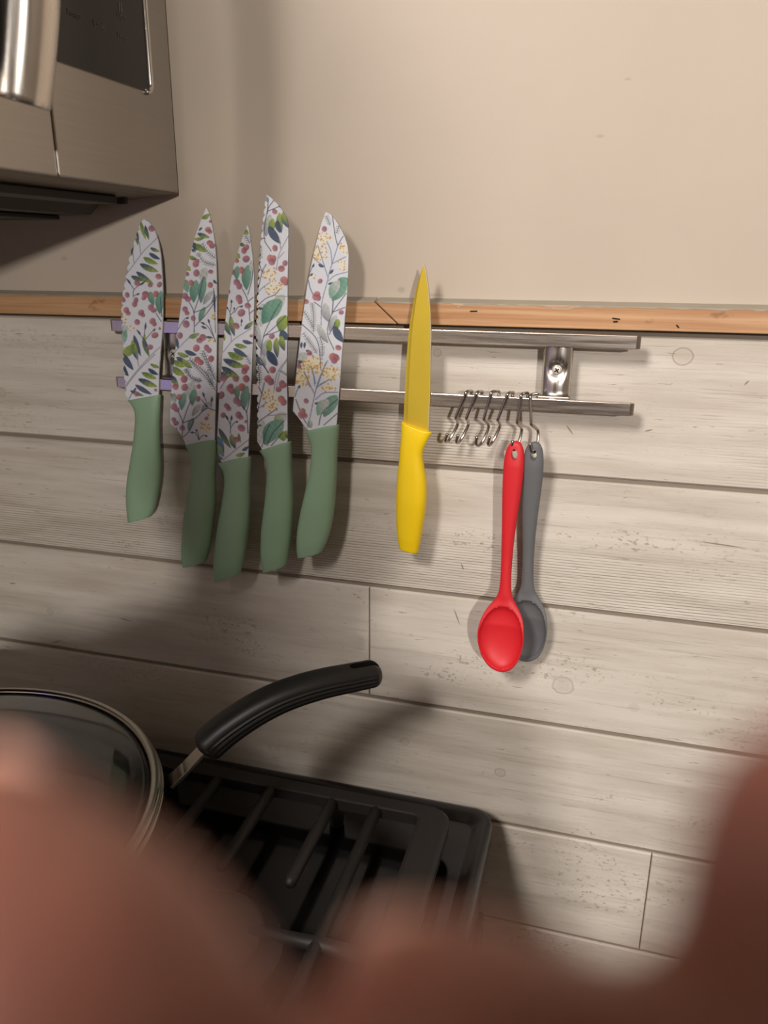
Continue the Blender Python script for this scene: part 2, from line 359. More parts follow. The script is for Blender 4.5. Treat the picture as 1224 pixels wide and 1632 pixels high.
# ------------------------------------------------------------------ magnetic rack
BY = -.0285
rack = thing('magnetic_knife_rack', 'double-bar brushed steel magnetic rack screwed to the whitewashed planks', 'rack', (-.22, 0, 1.365))
def bar(z0, z1):
    x0, x1 = -.4575, .0185
    b = bevel(G().box((x0, BY, z0), (x1, BY+.008, z1)).out('bar', M['steel'], rack), .0005, 2)
    for s, x in ((-1, x0), (1, x1)):
        n = 10; g = G(); poly = [(x, BY+.0004)]+[(x+s*.0032*math.sin(math.pi*k/n), BY+.0004+.007*k/n) for k in range(1, n)]+[(x, BY+.0074)]
        g.prism(poly, z0+.0004, z1-.0004, 2).out('end_cap', M['cap'], b)
    return b
ztop = (at_y(600, 520, BY)[2])
bar(1.46-.0727, 1.46-.0620); bar(1.46-.1262, 1.46-.1158)
def bracket(xc):
    n, m = 22, 24; hw = .0122; z0, z1 = 1.46-.1164, 1.46-.0722; vs = []; fs = []
    for j in range(m+1):
        zz = z0+(z1-z0)*j/m
        flare = .0045*max(0, 1-(j/m)/.12)**2
        for i in range(n+1):
            t = -1+2*i/n; y = -.0145-.0085*math.sqrt(max(0, 1-t*t*.96))
            r = math.hypot(t*hw, zz-(1.46-.0925)); y += .0045*math.exp(-(r/.0062)**2) - flare
            vs.append((xc+t*(hw+flare*.4), y, zz))
    for j in range(m):
        for i in range(n): fs.append((j*(n+1)+i, j*(n+1)+i+1, (j+1)*(n+1)+i+1, (j+1)*(n+1)+i))
    o = mesh('bracket', vs, fs, M['dimple'], rack, True)
    s = o.modifiers.new('thickness', 'SOLIDIFY'); s.thickness = .0015; s.offset = -1
    G().box((xc-.009, -.0165, z0-.004), (xc+.009, -.0003, z1+.004), .001).out('spacer', M['cap'], o)
    G().box((xc-.0145, -.0262, z0-.0002), (xc+.0125, -.0130, z0+.0030), .0012).out('foot', M['cap'], o)
    sc = G().lathe([(0, -.0212), (.0022, -.0212), (.0038, -.0205), (.0042, -.0185), (.0042, -.015)], (xc, 0, 1.46-.0925), 24, 1).out('screw', M['screw'], o, True)
    g = G()
    for a in (.6, .6+math.pi/2):
        ca, sa = math.cos(a), math.sin(a)
        g.tube([(xc-ca*.0022, -.0212, 1.4600-.0925-sa*.0022), (xc+ca*.0022, -.0212, 1.46-.0925+sa*.0022)], .0006, 6)
    for k in range(4):
        pass
    # the cross slot belongs to the screw; keep it in the screw's own mesh with a second material
    me = sc.data; me.materials.append(M['black']); bm = bmesh.new(); bm.from_mesh(me); off = wloc(o)
    base = len(bm.verts); vv = [bm.verts.new(Vector(np.array(p)-off)) for p in g.v]
    for f in g.f:
        q = bm.faces.new([vv[i] for i in f]); q.material_index = 1
    bm.to_mesh(me); bm.free()
bracket(-.0425); bracket(-.3990)

# ------------------------------------------------------------------ hooks on the lower bar
def hook_curve():
    yf = -.0056                                             # local: origin on the bar's centre line, -y towards the room
    pts = [(0, .0056, .0030), (0, .0056, .0056), (0, .0044, .0070), (0, .0010, .0072), (0, -.0036, .0071), (0, yf, .0056), (0, yf, .0030), (0, yf, -.0060), (0, yf, -.0160), (0, -.0046, -.0182), (0, .0010, -.0216), (0, .0036, -.0236), (0, .0045, -.0262), (0, .0042, -.0300), (0, .0030, -.0350), (0, .0012, -.0392), (0, -.0010, -.0414), (0, -.0038, -.0418), (0, -.0064, -.0400), (0, -.0077, -.0370), (0, -.0082, -.0332)]
    return smooth_poly(pts, 4), .00135
HP, HR = hook_curve()
HN = ['first steel S-hook from the left on the lower bar, empty', 'second steel S-hook from the left on the lower bar, empty', 'third steel S-hook from the left on the lower bar, tilted and empty', 'fourth steel S-hook from the left, empty, next to the red spoon\'s hook', 'steel S-hook on the lower bar holding the red spoon', 'steel S-hook nearest the rack bracket, holding the grey spoon']
hook0 = None
for i, (hx_, hz_, tilt, yaw, pit) in enumerate(((-.1168, 1.3405, .3632, .306, .0157), (-.1077, 1.3405, .3483, .2993, .0193), (-.0935, 1.341, .2293, .5258, .003), (-.0811, 1.341, .3139, .3173, .0157), (-.068, 1.3406, .0881, .4233, 0), (-.059, 1.3402, -.1014, .4863, -.0498))):
    loc = (hx_, BY+.004, hz_)
    if hook0 is None:
        o = thing('steel_hook', HN[i], 'hook', loc, 'S-hooks on the lower bar')
        G().tube(HP, HR, 10).out('wire', M['hook'], o, True, True); hook0 = o
    else:
        o = hook0.copy(); C.objects.link(o); c = hook0.children[0].copy(); C.objects.link(c); c.parent = o
        o.location = loc; o['label'] = HN[i]
    o.rotation_mode = 'XYZ'
    o.rotation_euler = (Matrix.Rotation(tilt, 3, 'Y') @ Matrix.Rotation(pit, 3, 'X') @ Matrix.Rotation(-yaw, 3, 'Z')).to_euler()

# ------------------------------------------------------------------ spoons
def px_line(pts, y): return np.array([at_y(u, v, y) for u, v in pts])
SL = [(823.6, 702), (815.5, 705), (808, 714), (804, 729), (802, 750), (800.5, 780), (800, 825), (799, 870), (797.5, 915), (795.4, 939), (790, 954), (781, 964.6), (770.5, 978), (763.6, 993), (760.6, 1011), (762.4, 1029), (768.4, 1047), (779.5, 1062), (790, 1068.8), (800.5, 1071)]
SR = [(823.6, 702), (830.5, 706.5), (834.5, 717), (835.7, 735), (834.5, 756), (830.5, 786), (824.5, 825), (818.5, 870), (815, 915), (815.5, 945), (820, 960), (827.6, 975), (832.7, 993), (834.5, 1014), (832, 1035), (824.5, 1056), (814, 1067.6), (800.5, 1071)]
def make_spoon(label, mat):
    YS = -.0300
    def yv(v): return YS+np.interp(v, [702, 880, 945, 990, 1071], [0, .0005, -.002, -.0095, -.0100])
    L = np.array([at_y(u, v, yv(v)) for u, v in smooth_poly(SL, 6)])[:, [0, 2]]; R = np.array([at_y(u, v, yv(v)) for u, v in smooth_poly(SR, 6)])[:, [0, 2]]
    top, bot = L[0], L[-1]; ax = bot-top; LEN = np.linalg.norm(ax); ax /= LEN; nr = np.array([-ax[1], ax[0]])      # nr points right
    if nr[0] < 0: nr = -nr
    sl = (L-top)@ax; wl = -(L-top)@nr; sr = (R-top)@ax; wr = (R-top)@nr
    m, n = 140, 33
    S = LEN*(0.5-0.5*np.cos(np.linspace(0, math.pi, m)))
    hw = .5*(np.interp(S, sl, wl)+np.interp(S, sr, wr)); 
    md = .5*(np.interp(S, sr, wr)-np.interp(S, sl, wl)); md = np.convolve(np.pad(md, 8, 'edge'), np.ones(17)/17, 'valid')
    # rounded ends
    hw[0] = hw[-1] = .0002; hmax = hw.max()
    b0 = LEN*.70
    vs = []; fs = []
    ang = np.linspace(0, 2*math.pi, 2*n, endpoint=False)
    for i, s in enumerate(S):
        t = s/LEN; k = min(1, max(0, (s-b0)/(LEN-b0)))
        bowl = max(0., min(1., (t-.69)/.05)); bowl = bowl*bowl*(3-2*bowl)
        th = np.interp(t, [0, .02, .1, .5, .66, .74, 1], [.0018, .0030, .0050, .0046, .0040, .0020, .0015])
        yc = np.interp(t, [0, .5, .68, .8, 1], [0, .0005, -.002, -.0095, -.0100])
        e = min(1., max(0., 1-((k-.52)/.50)**2)) if k > 0 else 0
        depth = .0105
        for a in ang:
            x = math.cos(a)*hw[i]; y = -math.sin(a)*th*min(1, hw[i]/.004)
            q = (x/max(hw[i], 1e-6))
            rho = ((s-LEN*.846)/(LEN*.138))**2+(x/(hmax*.94))**2
            d = depth*max(0., 1-rho)**.55
            vs.append((md[i]+x, yc+y+d, -s))
    k = 2*n
    fs = [(i*k+j, i*k+(j+1) % k, (i+1)*k+(j+1) % k, (i+1)*k+j) for i in range(m-1) for j in range(k)]+[tuple(range(k)), tuple((m-1)*k+j for j in range(k))]
    sp = thing('silicone_spoon', label, 'spoon', (top[0], YS, top[1]), 'silicone spoons hanging from the hooks')
    o = mesh('spoon_body', vs, fs, mat, sp, True, True)
    # eyelet
    hx = md[int(m*.14)]; zc = -.0117
    c = G().prism([(hx+.0026*math.cos(a), zc+.0050*math.sin(a)) for a in np.linspace(0, 2*math.pi, 20, endpoint=False)], -.02, .02, 1).out('c', None, sp, False, True)
    cut(o, c); o.data.polygons.foreach_set('use_smooth', [True]*len(o.data.polygons))
    d = bevel(o, .0012, 2, .7)
    sp.rotation_mode = 'XYZ'; sp.rotation_euler[1] = math.atan2(-ax[0], -ax[1])
    return sp
sp = make_spoon('red silicone spoon hanging in front, from the fifth hook', M['red'])
sg = sp.copy(); C.objects.link(sg)
for ch in sp.children:
    c = ch.copy(); c.data = ch.data.copy(); C.objects.link(c); c.parent = sg; c.data.materials.clear(); c.data.materials.append(M['grey'])
pg, pe = at_y(853.5, 703, -.0290), at_y(839, 1064, -.0175)
sg.location = pg; dv = pe-pg; sg.rotation_euler[1] = math.atan2(-dv[0], -dv[2]); sg.rotation_euler[0] = .112; sg['label'] = 'grey silicone spoon hanging half behind the red one'

# ------------------------------------------------------------------ knives
def conv(ox, oy, s):
    return lambda x, y: (ox+x/s, oy+y/s)
FA, FB, FC, FD = conv(170, 300, 4.896), conv(330, 300, 4.896), conv(170, 560, 4.295), conv(330, 560, 4.295)
COL = {k: np.array(lin(v)) for k, v in dict(m='#98627a', c='#b56f69', b='#a2626e', o='#b9775f', g='#8fa234', G='#5f7f2a', n='#24405c', t='#6fa08a', T='#47806c', y='#b9bfbb', s='#8d9096', k='#2b3556', d='#454d50', u='#c89c34', p='#f3e4b2', l='#6c7ea0', B='#4d7fa8', P='#8a5a8a').items()}
class Painter:
    def __init__(s, U, V, seed):
        s.U, s.V = U, V; s.rs = np.random.RandomState(seed)
        n = .5+.25*np.sin(U*.9+V*.37)+.25*np.sin(V*.71-U*.53+1.3)
        s.col = np.array(lin('#dcdfe6'))[None, :]*(1-.03*n[:, None]); s.n = n
    def _bl(s, idx, a, c): s.col[idx] = s.col[idx]*(1-a[:, None])+c*a[:, None]
    def box(s, x0, x1, y0, y1): return np.nonzero((s.U > x0) & (s.U < x1) & (s.V > y0) & (s.V < y1))[0]
    def berry(s, f, x, y, r, c, sc):
        X, Y = f(x, y); r = r/sc; i = s.box(X-r*1.3, X+r*1.3, Y-r*1.3, Y+r*1.3)
        if not len(i): return
        q = s.rs.uniform(.8, .95); th = s.rs.uniform(0, 3.14); du, dv = s.U[i]-X, s.V[i]-Y
        a_, b_ = du*math.cos(th)+dv*math.sin(th), (-du*math.sin(th)+dv*math.cos(th))/q
        d = np.hypot(a_, b_)/r; al = np.clip((1-d)*r/.8+.5, 0, 1)*.93
        base = COL[c]; shade = np.clip(.82+.42*(b_/r+.3)*1.0, .7, 1.35)[:, None]
        c2 = COL['c'] if c in 'mbP' else COL['b']
        mx = np.clip(.5+.6*a_/r, 0, 1)[:, None]*.55
        s._bl(i, al, np.clip((base*(1-mx)+c2*mx)*shade, 0, 1))
    def leaf(s, f, x0, y0, x1, y1, w, c1, c2, sc, al0=.95):
        A, B = np.array(f(x0, y0)), np.array(f(x1, y1)); w = w/sc; L = np.linalg.norm(B-A); t = (B-A)/L
        i = s.box(min(A[0], B[0])-w, max(A[0], B[0])+w, min(A[1], B[1])-w, max(A[1], B[1])+w)
        if not len(i): return
        du, dv = s.U[i]-A[0], s.V[i]-A[1]; q = (du*t[0]+dv*t[1])/L; d = -du*t[1]+dv*t[0]
        d = d - w*.12*np.sin(q*math.pi)
        h = .55*w*np.sin(math.pi*np.clip(q, 0, 1)**.85)**.8
        al = np.clip((h-np.abs(d))/.7+.5, 0, 1)*((q > 0) & (q < 1))*al0
        e = np.clip(np.abs(d)/np.maximum(h, .1), 0, 1)
        mix = np.clip(q*1.5-.3+.35*np.sign(d)*e+.25*(s.n[i]-.5), 0, 1)[:, None]
        c = COL[c1]*(1-mix)+COL[c2]*mix
        c = c*(.85+.3*s.n[i])[:, None]
        s._bl(i, al, np.clip(c, 0, 1))
    def stem(s, f, pts, w, c, sc, al0=.9):
        P = np.array([f(*p) for p in pts]); P = np.array(smooth_poly(P, 5)); w = w/sc
        i = s.box(P[:, 0].min()-w-1, P[:, 0].max()+w+1, P[:, 1].min()-w-1, P[:, 1].max()+w+1)
        if not len(i): return
        u, v = s.U[i], s.V[i]; D = np.full(len(i), 9e9)
        for a, b in zip(P[:-1], P[1:]):
            ab = b-a; l2 = max(ab@ab, 1e-9); t = np.clip(((u-a[0])*ab[0]+(v-a[1])*ab[1])/l2, 0, 1)
            D = np.minimum(D, np.hypot(u-a[0]-t*ab[0], v-a[1]-t*ab[1]))
        al = np.clip((w/2-D)/.6+.5, 0, 1)*al0
        s._bl(i, al, COL[c][None, :]*np.ones((len(i), 1)))
    def fern(s, f, pts, sc, c='d', tick=18, w=4.5):
        s.stem(f, pts, w, c, sc); Q = smooth_poly([np.array(p, float) for p in pts], 8)
        acc = 0
        for a, b in zip(Q[:-1], Q[1:]):
            d = b-a; L = np.linalg.norm(d); acc += L
            if acc < 11: continue
            acc = 0; d /= L; nn = np.array([-d[1], d[0]])
            for sg_ in (-1, 1):
                s.stem(f, [tuple(a), tuple(a+nn*sg_*tick-d*tick*.5)], 4, c, sc, .8)
    def dots(s, f, x, y, rx, ry, sc, n=None):
        X, Y = f(x, y); i = s.box(X-rx/sc*1.2, X+rx/sc*1.2, Y-ry/sc*1.2, Y+ry/sc*1.2)
        if len(i):
            d = np.hypot((s.U[i]-X)/(rx/sc), (s.V[i]-Y)/(ry/sc)); s._bl(i, np.clip(1.15-d, 0, 1)*.55, COL['p'][None, :]*np.ones((len(i), 1)))
        n = n or int(rx*ry/165)
        for _ in range(n):
            a, r = s.rs.uniform(0, 6.28), math.sqrt(s.rs.uniform(0, 1))
            q = f(x+rx*r*math.cos(a), y+ry*r*math.sin(a)); rr = s.rs.uniform(4.5, 8)/sc
            j = s.box(q[0]-rr-1, q[0]+rr+1, q[1]-rr-1, q[1]+rr+1)
            if len(j):
                d = np.hypot(s.U[j]-q[0], s.V[j]-q[1]); s._bl(j, np.clip((rr-d)/.5+.5, 0, 1)*.9, COL['u'][None, :]*s.rs.uniform(.8, 1.25)*np.ones((len(j), 1)))
def paint(U, V, spec, seed):
    p = Painter(U, V, seed)
    for fr, sc, items in spec:
        for it in sorted(items, key=lambda q: {'Y': 0, 'L': 1, 'S': 2, 'F': 3, 'K': 2, 'R': 4}[q[0]]):
            k = it[0]
            if k == 'R': p.berry(fr, *it[1:5], sc)
            elif k == 'L': p.leaf(fr, *it[1:8], sc)
            elif k == 'S': p.stem(fr, it[2], 7, it[1], sc)
            elif k == 'K': p.stem(fr, it[2], 6, it[1], sc); e = it[2][-1]; q = it[2][-2]; p.leaf(fr, q[0]+(e[0]-q[0])*.45, q[1]+(e[1]-q[1])*.45, e[0], e[1], 15, 'k', 'n', sc)
            elif k == 'F': p.fern(fr, it[1], sc)
            elif k == 'Y': p.dots(fr, *it[1:5], sc)
    return np.clip(p.col, 0, 1)

SA, SD = 4.896, 4.295
def Rs(s): return [('R', *q) for q in s]
def Ls(s): return [('L', *q) for q in s]
P1 = [(FA, SA, Rs([(350, 315, 26, 'm'), (405, 690, 26, 'c'), (412, 752, 24, 'm'), (238, 742, 26, 'm'), (340, 757, 20, 'm'), (305, 830, 30, 'b'), (290, 855, 20, 'c'), (160, 833, 23, 'm'), (130, 872, 20, 'b'), (228, 875, 24, 'm'), (218, 905, 24, 'b'), (152, 950, 24, 'c'), (168, 975, 20, 'b'), (268, 970, 26, 'm'), (282, 990, 20, 'b'), (238, 1045, 24, 'b'), (358, 1037, 26, 'm'), (372, 1060, 20, 'b'), (413, 1095, 12, 'c'), (377, 1147, 28, 'b'), (338, 1240, 25, 'm'), (345, 930, 26, 'm'), (368, 952, 24, 'm'), (383, 825, 26, 'o')])
    + Ls([(262, 250, 305, 400, 26, 'G', 'g'), (300, 290, 330, 402, 26, 'n', 'G'), (235, 335, 245, 445, 30, 'n', 'G'), (205, 430, 195, 530, 22, 'n', 'd'), (340, 465, 415, 495, 26, 'n', 'g'), (330, 505, 418, 555, 30, 'n', 'n'), (285, 540, 400, 592, 38, 'G', 'g'), (258, 590, 405, 652, 44, 'n', 'g'), (230, 650, 368, 750, 40, 'n', 'g'), (190, 685, 290, 722, 34, 'n', 'G'), (340, 1370, 412, 1405, 24, 'G', 'g'), (325, 1415, 404, 1455, 28, 'n', 'n'), (272, 1438, 390, 1488, 34, 'G', 'g'), (255, 1488, 395, 1550, 44, 'n', 'g'), (212, 1145, 268, 1312, 34, 'n', 'n'), (200, 1185, 245, 1345, 44, 'g', 'n'), (120, 1310, 215, 1215, 66, 'g', 'G'), (125, 1290, 210, 1420, 44, 'n', 'n'), (120, 1370, 160, 1455, 34, 'n', 'n'), (285, 1165, 332, 1315, 36, 'n', 'G'), (105, 1085, 175, 1100, 60, 'y', 'y'), (150, 1110, 110, 1240, 60, 't', 'y'), (340, 805, 368, 915, 48, 't', 'T'), (425, 800, 415, 985, 62, 't', 'T'), (300, 1140, 290, 1200, 20, 'g', 'G')])
    + [('S', 's', [(130, 700), (215, 590), (290, 490), (395, 385), (415, 340)]), ('S', 's', [(130, 1560), (240, 1420), (330, 1320), (415, 1240)]), ('S', 's', [(265, 510), (255, 420)]), ('S', 's', [(215, 590), (205, 500)]), ('S', 's', [(250, 1390), (235, 1290)]), ('K', 'k', [(208, 850), (215, 790), (305, 720)]), ('K', 'k', [(215, 790), (155, 705)]), ('K', 'k', [(212, 840), (255, 820)]), ('K', 'k', [(295, 1190), (345, 1130), (380, 1095)]), ('K', 'k', [(290, 1180), (235, 1105)]), ('K', 'k', [(293, 1150), (305, 1050)]), ('S', 'k', [(385, 975), (425, 1040)]), ('S', 'k', [(418, 850), (430, 1000)]), ('Y', 130, 1020, 45, 35), ('Y', 190, 1090, 25, 25)]),
  (FC, SD, Rs([(335, 265, 12, 'c'), (205, 292, 18, 'm')]) + Ls([(245, 145, 340, 182, 30, 'G', 'g'), (215, 188, 345, 238, 36, 'n', 'g'), (285, 118, 352, 158, 24, 'n', 'n'), (195, 228, 310, 295, 30, 'n', 'n'), (160, 268, 255, 305, 24, 'n', 'G'), (110, 110, 150, 170, 30, 'n', 'n'), (325, 90, 358, 108, 16, 'g', 'G')]) + [('S', 's', [(120, 260), (210, 140), (330, 20)]), ('K', 'k', [(150, 330), (175, 285), (200, 250)])])]
P2 = [(FA, SA, Rs([(790, 322, 24, 'c'), (805, 340, 20, 'b'), (805, 428, 26, 'c'), (822, 448, 24, 'b'), (695, 590, 28, 'c'), (705, 570, 20, 'c'), (700, 662, 29, 'm'), (812, 652, 20, 'b'), (808, 755, 23, 'c'), (628, 670, 18, 'm'), (660, 740, 26, 'o'), (610, 840, 26, 'm'), (635, 865, 26, 'm'), (612, 945, 24, 'm'), (628, 975, 20, 'b'), (620, 1060, 30, 'm'), (675, 1015, 22, 'm'), (572, 1150, 26, 'm'), (750, 1165, 28, 'b'), (725, 1188, 26, 'b'), (700, 1248, 29, 'c'), (780, 1245, 26, 'm'), (800, 1265, 22, 'm'), (710, 1340, 26, 'c'), (735, 1360, 24, 'c'), (815, 1330, 26, 'b'), (605, 1490, 30, 'b'), (612, 1550, 30, 'm'), (715, 1548, 18, 'b'), (810, 258, 14, 'm'), (540, 1548, 26, 'c')])
    + Ls([(742, 238, 805, 200, 34, 'G', 'g'), (745, 305, 720, 335, 16, 'd', 'd'), (708, 352, 805, 385, 34, 'n', 'g'), (680, 398, 760, 390, 26, 'g', 'G'), (668, 422, 722, 485, 38, 'n', 'n'), (695, 435, 780, 498, 42, 'G', 'g'), (662, 478, 700, 490, 24, 'n', 'G'), (640, 530, 705, 555, 30, 'g', 'n'), (625, 605, 655, 645, 34, 'g', 'g'), (620, 712, 632, 815, 48, 't', 't'), (700, 715, 678, 895, 66, 't', 'T'), (770, 620, 752, 740, 70, 'y', 'y'), (765, 690, 735, 900, 58, 't', 'T'), (832, 800, 752, 910, 42, 'y', 's'), (858, 830, 820, 900, 24, 'y', 's'), (768, 925, 722, 1045, 40, 't', 'T'), (640, 1165, 725, 1132, 36, 'G', 'g'), (545, 1165, 560, 1255, 26, 'n', 'n'), (608, 1268, 705, 1302, 34, 'n', 'n'), (550, 1285, 645, 1315, 32, 'g', 'G'), (545, 1318, 640, 1375, 40, 'n', 'n'), (590, 1335, 668, 1405, 40, 'g', 'G'), (515, 1345, 610, 1395, 40, 'G', 'g'), (510, 1405, 610, 1460, 44, 'G', 'g'), (502, 1460, 558, 1535, 40, 'n', 'g'), (832, 715, 860, 745, 20, 'n', 'n'), (738, 1075, 785, 1095, 18, 'n', 'd'), (775, 1160, 830, 1165, 18, 'n', 'd')])
    + [('F', [(745, 430), (790, 500), (848, 545)]), ('F', [(710, 505), (760, 575), (850, 600)]), ('S', 'k', [(682, 1125), (680, 970), (640, 880)]), ('S', 'k', [(680, 970), (720, 850), (755, 690)]), ('S', 'k', [(680, 970), (780, 930), (858, 850)]), ('S', 'k', [(690, 1075), (770, 990), (855, 870)]), ('S', 's', [(530, 1280), (640, 1170), (720, 1140)]), ('F', [(650, 1340), (740, 1440), (830, 1540)]), ('F', [(610, 1410), (660, 1480), (745, 1500)]), ('F', [(745, 1290), (800, 1400), (840, 1480)]), ('F', [(780, 1430), (830, 1550)]), ('K', 'k', [(555, 1105), (600, 1030), (640, 1005)]), ('K', 'k', [(850, 1190), (790, 1080), (735, 1045)]), ('K', 'k', [(850, 1200), (810, 1080), (790, 1020)]), ('K', 'k', [(850, 1130), (835, 780)]), ('Y', 835, 990, 25, 55), ('Y', 820, 1200, 25, 35)]),
  (FC, SD, Rs([(620, 58, 24, 'c'), (640, 75, 22, 'c'), (713, 52, 22, 'b'), (530, 190, 25, 'b'), (535, 248, 24, 'm'), (632, 240, 16, 'b'), (470, 240, 22, 'c'), (625, 325, 20, 'b'), (460, 378, 24, 'm'), (480, 398, 20, 'm'), (497, 312, 22, 'c'), (460, 470, 20, 'm'), (475, 492, 20, 'm'), (518, 525, 20, 'P'), (683, 458, 15, 'b'), (440, 300, 14, 'm')])
    + Ls([(450, 65, 525, 88, 30, 'G', 'g'), (445, 105, 535, 160, 36, 'G', 'g'), (440, 170, 492, 235, 34, 'n', 'g'), (590, 205, 570, 330, 66, 'y', 'y'), (535, 280, 512, 405, 48, 't', 'T'), (605, 255, 585, 375, 46, 't', 'T'), (462, 285, 465, 365, 36, 't', 'y'), (645, 362, 585, 445, 38, 'y', 's'), (720, 345, 645, 415, 40, 'y', 's'), (595, 455, 560, 545, 36, 't', 'T')])
    + [('S', 'k', [(515, 590), (520, 490), (490, 410)]), ('S', 'k', [(520, 490), (550, 400), (575, 340)]), ('S', 'k', [(520, 490), (610, 455), (680, 390), (740, 405)]), ('S', 'k', [(520, 590), (570, 540), (595, 465)]), ('K', 'k', [(650, 330), (665, 350), (690, 380)]), ('K', 'k', [(680, 340), (655, 280)]), ('K', 'k', [(715, 380), (720, 310)]), ('F', [(545, 120), (590, 190), (650, 205)]), ('F', [(570, 60), (680, 150), (745, 270)]), ('F', [(665, 0), (720, 140), (745, 200)]), ('K', 'k', [(630, 605), (610, 560), (575, 555)]), ('K', 'k', [(630, 605), (660, 575), (690, 580)]), ('K', 'k', [(635, 605), (625, 560), (610, 535)]), ('K', 'k', [(460, 540), (480, 525)]), ('Y', 682, 520, 48, 52), ('Y', 715, 430, 22, 30)])]
P3 = [(FB, SA, Rs([(305, 462, 26, 'c'), (288, 487, 26, 'b'), (305, 552, 29, 'm'), (230, 565, 22, 'c'), (270, 640, 28, 'o'), (200, 655, 22, 'm'), (232, 735, 28, 'm'), (252, 765, 26, 'm'), (168, 808, 18, 'm'), (248, 860, 30, 'm'), (258, 885, 22, 'b'), (318, 917, 26, 'm'), (268, 972, 32, 'm'), (228, 1075, 28, 'm'), (345, 1152, 14, 'b'), (298, 1402, 28, 'c'), (290, 1430, 24, 'b'), (305, 1487, 28, 'b'), (230, 1490, 22, 'm'), (130, 1480, 28, 'm'), (185, 1550, 26, 'm'), (270, 1545, 22, 'c')])
    + Ls([(282, 325, 325, 355, 40, 'G', 'g'), (255, 430, 295, 448, 28, 'n', 'G'), (228, 505, 258, 548, 36, 'g', 'g'), (240, 605, 232, 715, 46, 't', 'T'), (322, 598, 308, 798, 70, 't', 'T'), (352, 560, 350, 660, 36, 'y', 'y'), (182, 995, 215, 1155, 40, 'g', 'n'), (138, 1035, 182, 1150, 36, 'G', 'n'), (290, 1100, 362, 1036, 34, 'n', 'g'), (275, 1190, 358, 1210, 28, 'n', 'n'), (215, 1220, 315, 1240, 34, 'G', 'g'), (205, 1250, 315, 1315, 40, 'n', 'n'), (160, 1282, 290, 1330, 42, 'G', 'g'), (125, 1335, 290, 1392, 50, 'n', 'g'), (118, 1395, 255, 1478, 46, 'n', 'g'), (105, 1435, 175, 1475, 38, 'n', 'G'), (128, 1130, 138, 1190, 24, 'g', 'G')])
    + [('S', 'k', [(335, 1035), (318, 880), (275, 785)]), ('S', 'k', [(318, 830), (348, 720), (358, 640)]), ('S', 'k', [(325, 880), (362, 850)]), ('S', 'k', [(330, 980), (365, 950)]), ('K', 'k', [(185, 1020), (175, 960), (148, 925)]), ('K', 'k', [(182, 990), (210, 960), (212, 930)]), ('K', 'k', [(182, 960), (188, 920), (190, 870)]), ('K', 'k', [(215, 970), (240, 930), (280, 918)]), ('K', 'k', [(265, 1075), (270, 1020)]), ('S', 's', [(125, 1280), (210, 1180), (345, 1095)]), ('S', 's', [(190, 1200), (185, 1130)]), ('F', [(305, 1310), (340, 1375)]), ('F', [(300, 370), (335, 430)]), ('S', 'k', [(105, 1560), (150, 1490), (190, 1455)])]),
  (FD, SD, Rs([(265, 115, 26, 'c'), (255, 135, 22, 'b'), (268, 188, 26, 'b'), (195, 190, 22, 'm'), (110, 185, 26, 'm'), (155, 255, 26, 'b'), (172, 272, 22, 'b'), (237, 245, 28, 'o'), (95, 300, 28, 'm'), (200, 335, 26, 'm'), (220, 355, 24, 'm'), (135, 375, 22, 'm'), (148, 392, 18, 'b'), (110, 437, 20, 'm'), (215, 435, 24, 'm'), (230, 452, 20, 'm'), (235, 525, 28, 'm'), (200, 605, 24, 'm'), (265, 480, 12, 'm')])
    + Ls([(150, 25, 250, 55, 34, 'G', 'g'), (125, 65, 258, 105, 44, 'n', 'g'), (100, 105, 222, 185, 44, 'n', 'g'), (205, 235, 212, 325, 40, 't', 'T'), (275, 235, 252, 405, 54, 't', 'T'), (80, 525, 165, 665, 34, 'n', 'G'), (165, 565, 195, 668, 38, 'g', 'n'), (72, 580, 115, 700, 50, 'B', 'n'), (215, 560, 230, 625, 18, 'G', 'G'), (240, 680, 285, 650, 22, 'n', 'n'), (195, 715, 262, 695, 26, 'g', 'G'), (65, 635, 118, 722, 36, 'g', 'B'), (70, 700, 110, 740, 26, 'y', 'n')])
    + [('S', 'k', [(280, 560), (270, 420), (225, 360)]), ('S', 'k', [(270, 420), (285, 350), (292, 290)]), ('K', 'k', [(160, 560), (158, 500), (125, 435)]), ('K', 'k', [(160, 525), (185, 490), (210, 478)]), ('K', 'k', [(160, 500), (168, 440)]), ('K', 'k', [(95, 190), (150, 130), (160, 150)]), ('S', 's', [(110, 745), (200, 670), (285, 605)])])]
